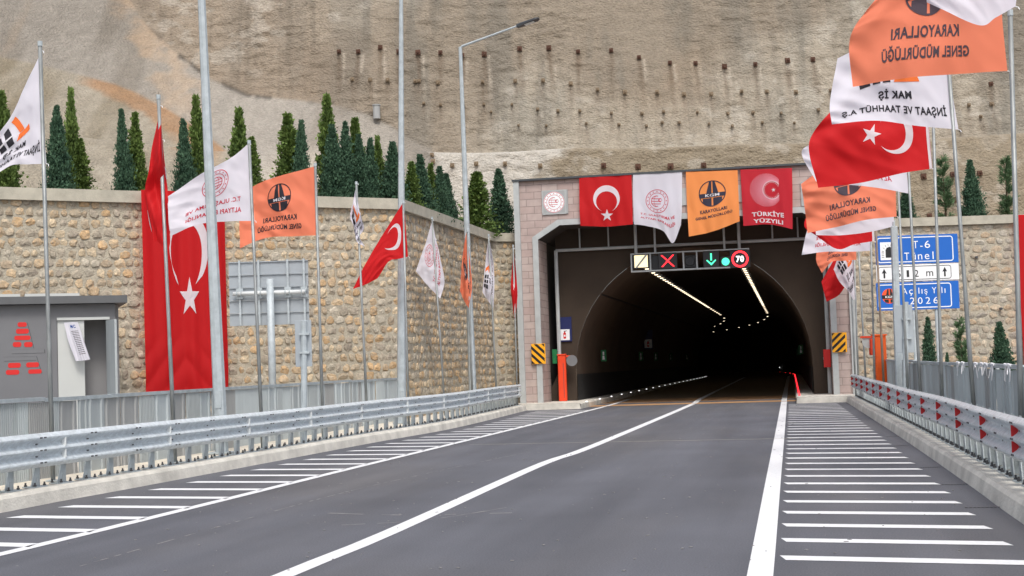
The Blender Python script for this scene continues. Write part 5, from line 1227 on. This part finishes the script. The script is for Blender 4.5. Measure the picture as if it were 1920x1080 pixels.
def signal(name, label, cat, px0, py0, px1, py1, bf=-.02, pn='housing'):
    a, c = PP(px0, py1, GB-.16), PP(px1, py0, GB-.16); wd, hh = c[0]-a[0], c[2]-a[2]; t = portal_thing(name, label, cat, at=(a[0]+wd/2, GB-.16, a[2])); m = MB(); m.box((0, .06, hh/2), (wd, .12, hh), bev=.012); m.part(pn, 'black_housing', t, world=False); return t, wd, hh
def put(design, t, wd, hh): design.apply(plane_fn((-wd/2, 0, 0), Vector((1, 0, 0)), Z3, Vector((0, -1, 0)), hh), t, off=.006, world=False)
t, wd, hh = signal('lane_signal', 'lane signal showing a glowing red cross', 'lane signal', 1235, 473, 1269, 505); d = Design(1); c_ = wd/hh/2
for s_ in (-1, 1): d.poly('cross', 'led_red', [(c_-.36*s_-.04, .14), (c_-.36*s_+.06, .14), (c_+.36*s_+.04, .86), (c_+.36*s_-.06, .86)][::1], layer=1+(s_ > 0))
put(d, t, wd, hh)
t, wd, hh = signal('lane_signal', 'lane signal showing a glowing green down arrow', 'lane signal', 1319, 470, 1348, 502); d = Design(1); c_ = wd/hh/2
d.poly('arrow', 'led_green', [(c_-.05, .42), (c_+.05, .42), (c_+.05, .86), (c_-.05, .86)])
for s_ in (-1, 1): d.poly('arrow', 'led_green', [(c_, .12), (c_, .26), (c_+s_*.25, .48), (c_+s_*.3, .42)])
put(d, t, wd, hh)
t, wd, hh = signal('traffic_light', 'round green traffic light between the arrow and the speed sign', 'traffic light', 1351, 480, 1370, 501); d = Design(1); d.disc('green_lens', 'led_green', wd/hh/2, .5, .36, 24); put(d, t, wd, hh)
t, wd, hh = signal('speed_sign', 'lit round speed limit sign reading 70', 'speed limit sign', 1369, 468, 1406, 503); d = Design(1.1); c_ = wd/hh/2
d.ring('red_ring', 'led_red', c_, .5, .36, .47, 40)
d.text('number', 'led_white', '70', c_, .5, .44, .36, bold=.03); put(d, t, wd, hh)
t, wd, hh = signal('work_light', 'lit box lamp at the left end of the gantry with a dark bar across it', 'lamp', 1187, 476, 1217, 504); t.location = t.location
m = MB(); m.box((0, -.004, hh/2), (wd*.8, .01, hh*.86)); m.part('lens', 'work_lamp_glow', t, world=False)
m = MB(); m.prism([(-wd*.36, -.03, hh*.06), (-wd*.26, -.03, hh*.02), (wd*.38, -.03, hh*.9), (wd*.28, -.03, hh*.97)], (0, .02, 0)); m.part('cross_bar', 'trim_grey', t, world=False)

# roof lamps in two rows, each a thing
def lamp_unit():
    t = thing('tunnel_lamp', 'lit roof lamp in the bore', 'tunnel lamp', group='roof lamps inside the tunnel'); m = MB(); m.box((0, 0, .05), (.30, .30, .08)); m.part('housing', 'trim_grey', t, world=False); m = MB(); m.box((0, 0, .0), (.13, .12, .02)); m.part('diffuser', 'tunnel_lamp_glow', t, world=False); return t
proto = None
for a_, lb in ((4.05, 'lit lamp in the left row of the tunnel roof'), (7.6, 'lit lamp in the right row of the tunnel roof')):
    s = 3.0
    while s < 140:
        c = bore(a_, s, 5.02); 
        if proto is None: proto = lamp_unit(); o = proto
        else: o = copy_tree(proto)
        hd_ = bore(a_, s+.1, 0)-bore(a_, s, 0); o.location = c; o.rotation_euler = (0, 0, math.atan2(hd_.y, hd_.x)-math.pi/2); o['label'] = lb
        s += 1.25 if s < 45 else (2.6 if s < 60 else 9)
# road studs on the walkway kerbs
def stud(matn, lab, grp):
    t = thing('road_stud', lab, 'road stud', group=grp); m = MB(); m.box((0, 0, .01), (.10, .10, .02), bev=.006); m.part('stud_base', 'trim_grey', t, world=False); m = MB(); m.box((0, -.04, .032), (.06, .03, .03)); m.box((0, 0, .032), (.05, .05, .03)); m.part('lens', matn, t, world=False); return t
pr1 = None
for s in [-1.2+3.4*k for k in range(22)]:
    if pr1 is None: pr1 = stud('led_white', 'white lit stud on the left walkway kerb of the tunnel', 'white studs along the left tunnel kerb'); o = pr1
    else: o = copy_tree(pr1)
    o.location = bore(2.36, s, .2); o.rotation_euler.z = -TH
pr1 = None
for s in [-.5+1.7*k for k in range(40)]+[70+6*k for k in range(12)]:
    if pr1 is None: pr1 = stud('led_red', 'red lit stud on the right walkway kerb of the tunnel', 'red studs along the right tunnel kerb'); o = pr1
    else: o = copy_tree(pr1)
    o.location = bore(9.47, s, .2); o.rotation_euler.z = -TH+max(0, (s-BC0)/CR)
# fire extinguisher signs
def ext_design(Wd, sq=.42):
    d = Design(Wd); c_ = Wd/2; d.rrect('white_square', 'sign_white', c_-.2, .06, c_+.2, .50, .01); d.rrect('pictogram', 'sign_red', c_-.06, .12, c_+.05, .36, .03, layer=2); d.poly('pictogram', 'sign_red', [(c_-.03, .36), (c_+.02, .36), (c_+.02, .42), (c_-.03, .42)], layer=2); d.poly('pictogram', 'sign_black', [(c_-.03, .4), (c_+.09, .43), (c_+.09, .45), (c_-.03, .43)], layer=3); d.rrect('pictogram', 'sign_white', c_-.03, .2, c_+.03, .28, .01, layer=3); return d
portal_board('extinguisher_sign', 'blue fire extinguisher sign on the left end wall just inside the tunnel mouth', 'safety sign', 1047, 594, 1071, 641, D1-.06, .03, 'sign_navy', ext_design(.55))
def bore_sign(name, label, s, a_, h0, wd, hh, matn, design, off_=0):
    hd_ = bore(a_, s+.1, 0)-bore(a_, s, 0); t = thing(name, label, 'safety sign', bore(a_, s, h0), math.atan2(hd_.y, hd_.x)-math.pi/2); m = MB(); m.box((0, .015, hh/2), (wd, .03, hh), bev=.005); pb = m.part('board', matn, t, world=False)
    if design: design.apply(plane_fn((-wd/2, 0, 0), Vector((1, 0, 0)), Z3, Vector((0, -1, 0)), hh), pb, off=.004, world=False)
bore_sign('extinguisher_sign', 'smaller fire extinguisher sign deeper on the left tunnel wall', 24.5, 2.0, 2.2, .5, 1.0, 'sign_navy', ext_design(.5))
de = Design(.45); de.rrect('pictogram', 'sign_white', .16, .55, .3, .85, .03); de.poly('pictogram', 'sign_white', [(.12, .15), (.34, .15), (.30, .5), (.14, .5)])
for s, lb in ((7.5, 'nearest'), (22.0, 'second'), (30, 'third'), (40, 'fourth'), (54, 'farthest')):
    bore_sign('exit_sign', lb+' small green escape sign on the left tunnel wall', s, 1.86, 1.6, .22, .46, 'sign_green', de)
for s, lb in ((16, 'nearest'), (24.0, 'second'), (36, 'third'), (52, 'farthest')):
    bore_sign('exit_sign', lb+' small green escape sign on the right tunnel wall', s, 9.7, 1.65, .2, .42, 'sign_green', de)
portal_board('emergency_phone', 'green lit emergency phone box on the left jamb of the tunnel mouth', 'emergency phone', 1036, 655, 1044, 682, 1.3, .14, 'sign_green', None, pn='box')
# barrier machines
def barrier(label, px0, py0, px1, py1, b, matn, disc_px):
    a, c = PP(px0, py1, b), PP(px1, py0, b); wd, hh = c[0]-a[0], c[2]-.2; t = portal_thing('barrier_machine', label, 'barrier', at=((a[0]+c[0])/2, b, .2)); m = MB(); m.box((0, .09, hh/2), (wd, .18, hh), bev=.02); m.box((0, .09, hh+.02), (wd*1.12, .22, .05), bev=.01); m.part('cabinet', matn, t, world=False)
    m = MB(); m.box((wd*.2, -.005, hh*.45), (.012, .012, hh*.75)); m.part('door_gap', 'bolt_dark', t, world=False)
    q = PP(*disc_px, b); dx = q[0]-(a[0]+c[0])/2; dz = q[2]-.2; m = MB(); n = 20; rr = .2
    m.prism([(dx+rr*math.cos(2*math.pi*k/n), .02, dz+rr*math.sin(2*math.pi*k/n)) for k in range(n)][::-1], (0, .02, 0)); m.part('disc', 'shed_grey', t, world=False)
    m = MB(); m.box(((dx)/2, .1, dz+.16), (abs(dx)+.1, .06, .07)); m.part('arm_bracket', matn, t, world=False)
barrier('red-orange barrier machine standing inside the left side of the tunnel mouth', 1048, 666, 1060, 750, D1-.5, 'orange_red_paint', (1072, 676))
Yb2 = 43.0; a, c = P(1641, 720, Yb2), P(1664, 629, Yb2); t = thing('barrier_machine', 'bright orange barrier machine beside the right portal corner, in front of the stone wall', 'barrier', ((a.x+c.x)/2, Yb2, KH))
m = MB(); hh = c.z-KH; m.box(((a.x+c.x)/2, Yb2+.15, KH+hh/2), (.34, .3, hh), bev=.02); m.box(((a.x+c.x)/2, Yb2+.15, c.z+.02), (.4, .36, .05), bev=.01); m.part('cabinet', 'orange_paint', t)
m = MB(); m.box((a.x-.02, Yb2+.1, c.z-.33), (.14, .22, .5), bev=.02); m.part('drive_box', 'orange_red_paint', t)
m = MB(); q = P(1630, 641, Yb2); m.prism([(q.x+.19*math.cos(2*math.pi*k/20), Yb2+.1, q.z+.19*math.sin(2*math.pi*k/20)) for k in range(20)][::-1], (0, .02, 0)); m.part('disc', 'shed_panel', t); m = MB(); m.box((q.x, Yb2+.08, q.z+.15), (.5, .03, .06)); m.part('arm_bracket', 'orange_red_paint', t)
# dark red cabinet at the right jamb
a = PP(1552, 688, 1.2); t = portal_thing('hydrant_cabinet', 'dark red cabinet on the right jamb of the tunnel mouth', 'cabinet', at=(A1-.14, 1.2, a[2])); m = MB(); m.box((0, .1, .3), (.24, .3, .62), bev=.01); m.part('cabinet', 'sign_red', t, world=False); m = MB(); m.box((-.125, .1, .3), (.01, .02, .08)); m.part('handle', 'galvanised', t, world=False)
# distant vehicle with headlamps on, deep in the bore
s = 92; c = bore(7.7, s, 0); hd_ = bore(6.6, s+.1, 0)-c; t = thing('car', 'dark car with lit headlamps far inside the tunnel', 'car', c, math.atan2(hd_.y, hd_.x)-math.pi/2)
m = MB(); prof = [(-2.1, .35), (-2.1, .75), (-1.1, .92), (-.5, 1.42), (1.2, 1.45), (1.9, .98), (2.1, .9), (2.1, .35)]; m.prism([(-.85, y, z) for y, z in prof], (1.7, 0, 0)); m.part('body', 'black_housing', t, world=False)
for x_ in (-.6, .6): m = MB(); m.box((x_, -2.12, .66), (.17, .05, .1), bev=.01); m.part('headlight', 'led_white', t, world=False)
for x_, y_ in ((-.8, -1.3), (.8, -1.3), (-.8, 1.3), (.8, 1.3)): m = MB(); m.tube([(x_-.1, y_, .33), (x_+.1, y_, .33)], .33, 14); m.part('wheel', 'bolt_dark', t, world=False)

# ================================================================== SITE SHED
Ysh = 32.0; SHA = R(20); SHC = P(217, 650, Ysh); SHC.z = 0; SHN = Vector((math.sin(SHA), -math.cos(SHA), 0))
_P = P
def P(px, py, Y):
    if Y < Ysh-.5 or Y > Ysh+3: return _P(px, py, Y)
    h = PL(px, py, SHC, SHN)-SHC; q = Matrix.Rotation(-SHA, 3, 'Z') @ h + SHC; return q
xl = P(-70, 650, Ysh).x; xr = P(217, 650, Ysh).x; zt = P(100, 571, Ysh).z; t = thing('site_cabin', 'grey metal service cabin with red bar emblem and open door, at the left edge', 'cabin', SHC)
dx0, dx1 = P(108, 680, Ysh).x, P(207, 680, Ysh).x; dz1 = P(150, 600, Ysh).z; wl = P(95, 650, Ysh).x; fb = Ysh+2.2
m = MB(); m.box(((xl+wl)/2, Ysh+.04, zt/2), (wl-xl, .08, zt)); m.box(((wl+dx0)/2, Ysh+.07, zt/2), (dx0-wl, .08, zt)); m.box(((dx0+dx1)/2, Ysh+.07, (zt+dz1)/2), (dx1-dx0, .08, zt-dz1)); m.box(((dx1+xr)/2, Ysh+.07, zt/2), (xr-dx1, .08, zt))
m.box((xr-.04, Ysh+1.16, zt/2), (.08, 2.1, zt)); m.box((xl+.04, Ysh+1.16, zt/2), (.08, 2.1, zt)); m.part('wall', 'shed_grey', t)
m = MB(); m.box(((xl+xr)/2, fb, zt/2), (xr-xl, .06, zt)); m.box(((dx0+dx1)/2+.1, Ysh+.75, zt/2), (dx1-dx0+.3, .04, zt)); m.part('back_wall_and_added_partition', 'shed_inner', t)  # back wall, plus a partition added close behind the doorway to catch daylight
m = MB(); zr = P(100, 557, Ysh).z; m.box(((xl+xr)/2+.08, Ysh+1.1, (zt+zr)/2+.01), (xr-xl+.35, 2.6, zr-zt)); m.part('roof', 'shed_trim', t)
m = MB(); zq = P(100, 551, Ysh+.3).z
for px0, px1 in ((-60, 38), (47, 150)): a, b = P(px0, 550, Ysh+.3).x, P(px1, 550, Ysh+.3).x; m.box(((a+b)/2, Ysh+.6, zr+.05), (b-a, .7, .09))
m.part('skylight', 'shed_panel', t)
m = MB(); xm = P(160, 680, Ysh).x; m.box(((dx0+xm)/2, Ysh+.07, dz1/2), (xm-dx0-.02, .05, dz1-.02)); dl = m.part('door', 'shed_panel', t)
m = MB(); m.box(((dx0+dx1)/2, Ysh+.02, dz1+.03), (dx1-dx0, .05, .06)); m.part('door_frame', 'shed_panel', t)
m = MB(); m.box((dx1+.01, Ysh-.3, dz1/2), (.05, .66, dz1-.04), rz=R(12)); od = m.part('door', 'sheet_mid', t); m = MB(); m.box((dx1+.08, Ysh-.5, 1.35), (.06, .05, .16), bev=.01); m.part('handle', 'bolt_dark', od)
d = Design(1.6)   # raised red bars forming an A
ox, oz = P(0, 745, Ysh).x, P(0, 745, Ysh).z; S_ = P(0, 560, Ysh).z-oz
def pxd(px, py): q = P(px, py, Ysh); return ((q.x-ox)/S_, (q.z-oz)/S_)
for x0, y0, x1, y1 in ((33, 604, 50, 613), (30, 616, 54, 626), (27, 629, 57, 638), (24, 641, 40, 651), (45, 641, 61, 651), (15, 680, 39, 690), (49, 679, 73, 689), (11, 693, 36, 703), (53, 692, 78, 701)):
    a, b = pxd(x0, y1), pxd(x1, y0); d.rrect('emblem', 'sign_red', a[0], a[1], b[0], b[1], (b[1]-a[1])*.42, layer=2)
for x0, y0, x1, y1 in ((22, 654, 84, 655.5), (22, 662, 82, 663), (83, 655, 84.5, 662), (6, 668, 68, 669.5), (8, 676, 68, 677), (50, 604, 51, 605)):
    a, b = pxd(x0, y1), pxd(x1, y0); d.poly('emblem_groove', 'bolt_dark', [(a[0], a[1]), (b[0], a[1]), (b[0], b[1]), (a[0], b[1])])
for x0, y0, x1, y1 in ((51, 606, 63, 653), (68, 668, 78, 700)):
    a, b = pxd(x0, y0), pxd(x1, y1); d.poly('emblem_groove', 'bolt_dark', [(a[0], a[1]), (b[0], b[1]), (b[0]+.006, b[1]), (a[0]+.006, a[1])])
d.apply(plane_fn((ox, Ysh, oz), Vector((1, 0, 0)), Z3, Vector((0, -1, 0)), S_), t, off=.004)
t.rotation_euler = (0, 0, SHA); P = _P
# the white cloth on the cabin door
d = Design(.6); 
d.text('lettering', 'print_blue', 'MC', .33, .88, .22, .09, bold=.03)
for k in range(14): d.poly('lettering_rows', 'print_slate', [(.2+.004*k, .74-.045*k), (.5, .74-.045*k), (.5, .752-.045*k), (.2+.004*k, .752-.045*k)])
cloth('cloth_notice', 'small white cloth notice hanging askew on the cabin door', 'notice', [[(120, 605), (133, 604), (146, 604)], [(129, 640), (143, 638), (156, 636)], [(142, 677), (156, 676), (169, 674)]], PL(145, 640, SHC, SHN).y-.16, 'cloth_white', d, 40, .015, W_=.6, pin='top', group=None, nu=20, nv=40, ties=False, off=.004)

# ================================================================== SLOPE FITTINGS
def anchor(rusty, sz, label, group):
    t = thing('rock_anchor', label, 'rock anchor', group=group); m = MB(); m.box((0, -.03, 0), (sz, .08, sz)); m.part('plate', 'rust' if rusty else 'anchor_grey', t, world=False); m = MB(); m.tube([(0, -.05, 0), (0, -.26, -.06)], .03, 6); m.tube([(0, -.06, 0), (0, -.11, -.01)], .055, 6); m.part('bolt', 'rust' if rusty else 'anchor_grey', t, world=False); return t
for lb, ru, sz, pts in rows_:
    pr_a = None
    for px, py in pts:
        if pr_a is None: pr_a = anchor(ru, sz, lb, lb.split(' on the ')[0]+'s' if False else 'anchor heads: '+lb.split(' in the ')[-1].split(' on the ')[0]); o = pr_a
        else: o = copy_tree(pr_a)
        o.location = on_slope(px, py)+Vector((0, -.04, 0)); k_ = random.uniform(.85, 1.15); o.scale = (k_, 1, k_); o.rotation_euler = (random.uniform(-.2, .1), random.uniform(-.07, .07), random.uniform(-.2, .2))
q = on_slope(707, 205); t = thing('drain_pipe', 'grey stub of drain pipe sticking up at the foot of the brown slope', 'pipe', q); m = MB(); q0 = q+Vector((0, -.3, -.5)); m.tube([q0, q0+Vector((0, 0, .62))], .17, 14); m.part('pipe', 'sheet_dark', t, smooth=False); m = MB(); m.tube([q0+Vector((0, 0, .62)), q0+Vector((0, 0, .67))], .2, 14); m.part('pipe_collar', 'sheet_dark', t)

# ================================================================== TREES
def crown_mesh(kind, seed):
    """unit height 1: many small sprays on upswept branchlets round a leader"""
    rg = np.random.default_rng(seed)
    n, nb = {'dark': (14000, 420), 'green': (9500, 280), 'pine': (2600, 60)}[kind]
    if kind == 'dark': rad = lambda h: .185*np.clip(1-h, 0, 1)**.95*np.clip(.7+h*4, 0, 1); sl, sw, up, bl = .026, .008, .8, .10
    elif kind == 'green': rad = lambda h: .225*np.clip(1.0-h, 0, 1)**1.0*np.clip(.8+h*3, 0, 1)*(1+.12*np.sin(h*15+seed)); sl, sw, up, bl = .034, .012, .45, .12
    else: rad = lambda h: .085*np.clip(1.02-h, 0, 1)**.35*np.clip(.5+h*2, 0, 1)*(1+.3*np.sin(h*30+seed)); sl, sw, up, bl = .060, .005, .5, .08
    bh = np.sort(rg.random(nb)**1.1)*.93; bt = rg.uniform(0, 2*np.pi, nb); br = rad(bh)*rg.uniform(.62, 1.12, nb); bright = rg.uniform(0, 1, nb)
    bi = rg.integers(0, nb, n); f = rg.random(n)**.7
    spread = .034 if kind != 'pine' else .012
    x = br[bi]*f*np.cos(bt[bi])+rg.normal(scale=spread, size=n)*(1.05-bh[bi]*1.0); y = br[bi]*f*np.sin(bt[bi])+rg.normal(scale=spread, size=n)*(1.05-bh[bi]*1.0)
    z = bh[bi]+f*bl*(.4+.6*up)+rg.normal(scale=.012, size=n); z = np.clip(z, .01, 1.0)
    out = np.stack([np.cos(bt[bi]), np.sin(bt[bi]), np.zeros(n)], 1); dirv = out*(1-up)+np.array([0, 0, up])+rg.normal(scale=.30, size=(n, 3)); dirv /= np.linalg.norm(dirv, axis=1)[:, None]
    side = np.cross(dirv, rg.normal(size=(n, 3))); side /= np.linalg.norm(side, axis=1)[:, None]; c = np.stack([x, y, z], 1)
    L_ = (sl*rg.uniform(.6, 1.5, n))[:, None]; Wd = (sw*rg.uniform(.6, 1.4, n))[:, None]
    V = np.stack([c, c+dirv*L_*.5+side*Wd, c+dirv*L_, c+dirv*L_*.5-side*Wd], 1).reshape(-1, 3)
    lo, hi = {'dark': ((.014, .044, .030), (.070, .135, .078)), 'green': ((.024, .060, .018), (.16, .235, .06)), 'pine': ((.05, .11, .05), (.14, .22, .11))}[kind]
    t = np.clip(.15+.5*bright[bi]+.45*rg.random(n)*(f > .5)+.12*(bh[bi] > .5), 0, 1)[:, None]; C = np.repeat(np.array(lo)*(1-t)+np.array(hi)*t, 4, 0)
    return V, np.arange(4*n).reshape(n, 4), C
CROWN = {}
for kind, mt_, nv_ in (('dark', 'leaf_dark', 5), ('green', 'leaf_green', 5), ('pine', 'leaf_pine', 2)):
    for k in range(nv_):
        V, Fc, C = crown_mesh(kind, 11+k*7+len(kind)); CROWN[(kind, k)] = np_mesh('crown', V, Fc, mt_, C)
tm = MB(); tm.tube([(0, 0, 0), (.004, 0, .4), (0, .003, .9)], [.014, .009, .002], 7)
for k in range(10): a = k*2.4; z = .12+.07*k; tm.tube([(0, 0, z), (.06*math.cos(a), .06*math.sin(a), z+.07)], [.004, .0015], 5)
TRUNK = tm.mesh('trunk', 'bark')
ordw = ['first', 'second', 'third', 'fourth', 'fifth', 'sixth', 'seventh', 'eighth', 'ninth', 'tenth', 'eleventh', 'twelfth', 'thirteenth', 'fourteenth', 'fifteenth', 'sixteenth', 'seventeenth', 'eighteenth', 'nineteenth', 'twentieth']
KINDTXT = {'dark': ('cypress_tree', 'dense blue-green cypress', 'cypress'), 'green': ('thuja_tree', 'looser bright green thuja', 'thuja'), 'pine': ('young_pine', 'thin spindly young pine', 'pine')}
cnt = {}
def tree(px, top, width, kind, Y, zb=5.85, where='behind the left stone wall', grp='conifers planted behind the walls', lab=None):
    p = P(px, top, Y); b = Vector((p.x, Y, zb)); hgt = p.z-zb; nm, tx, cat_ = KINDTXT[kind]; key = (kind, where); cnt[key] = cnt.get(key, 0)+1
    t = thing(nm, lab or (ordw[cnt[key]-1]+' '+tx+' from the left '+where), cat_, b, random.uniform(0, 6.28), grp)
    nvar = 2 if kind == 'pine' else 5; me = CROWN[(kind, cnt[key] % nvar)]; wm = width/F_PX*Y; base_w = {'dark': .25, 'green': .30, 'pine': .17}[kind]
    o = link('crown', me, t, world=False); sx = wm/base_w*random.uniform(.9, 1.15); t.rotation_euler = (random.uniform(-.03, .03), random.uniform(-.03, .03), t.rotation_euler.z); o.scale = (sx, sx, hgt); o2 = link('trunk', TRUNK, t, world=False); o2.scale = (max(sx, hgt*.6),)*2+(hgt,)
def wallY(px):
    # depth of the coping line on the left at a picture column
    d = ray(px, 380); k_ = d.x/d.y
    for a, b in ((WA0, WA1), (WA1, WB1), (WB1, WC1)):
        for i in range(60):
            c = a.lerp(b, i/60)
            if c.x >= k_*c.y: return c.y
    return 50.5
TL = [(4, 175, 50, 'green'), (14, 215, 34, 'green'), (107, 203, 40, 'dark'), (129, 168, 34, 'green'), (152, 262, 42, 'green'), (232, 209, 36, 'dark'), (254, 215, 38, 'green'), (345, 226, 42, 'dark'), (370, 184, 38, 'green'), (380, 255, 30, 'green'), (447, 205, 46, 'green'), (473, 258, 36, 'green'),
      (541, 216, 52, 'green'), (562, 229, 36, 'dark'), (613, 182, 46, 'green'), (622, 238, 46, 'dark'), (645, 231, 34, 'dark'), (668, 226, 40, 'green'), (675, 256, 34, 'dark'), (690, 262, 34, 'dark'), (708, 257, 34, 'green'), (735, 268, 46, 'dark'), (769, 305, 32, 'green'), (787, 292, 42, 'dark'), (806, 309, 32, 'green'), (822, 314, 34, 'dark'), (838, 328, 34, 'dark'), (892, 326, 54, 'green'), (936, 320, 42, 'dark')]
for px, tp, wd_, kd in TL: tree(px, tp, wd_, kd, min(wallY(px)+1.1+random.uniform(0, .5)+(.5 if kd == 'green' else 0), 53))
for px, tp, wd_, kd in ((1697, 352, 32, 'dark'), (1768, 294, 26, 'pine'), (1820, 302, 38, 'dark'), (1885, 293, 26, 'pine')): tree(px, tp, wd_, kd, 51.4, where='on top of the right stone wall')
for px, tp, wd_, kd in ((1738, 598, 32, 'dark'), (1773, 663, 16, 'dark'), (1802, 598, 26, 'pine'), (1877, 606, 42, 'dark')): tree(px, tp, wd_, kd, 46.0, zb=.0, where='at the foot of the right stone wall')
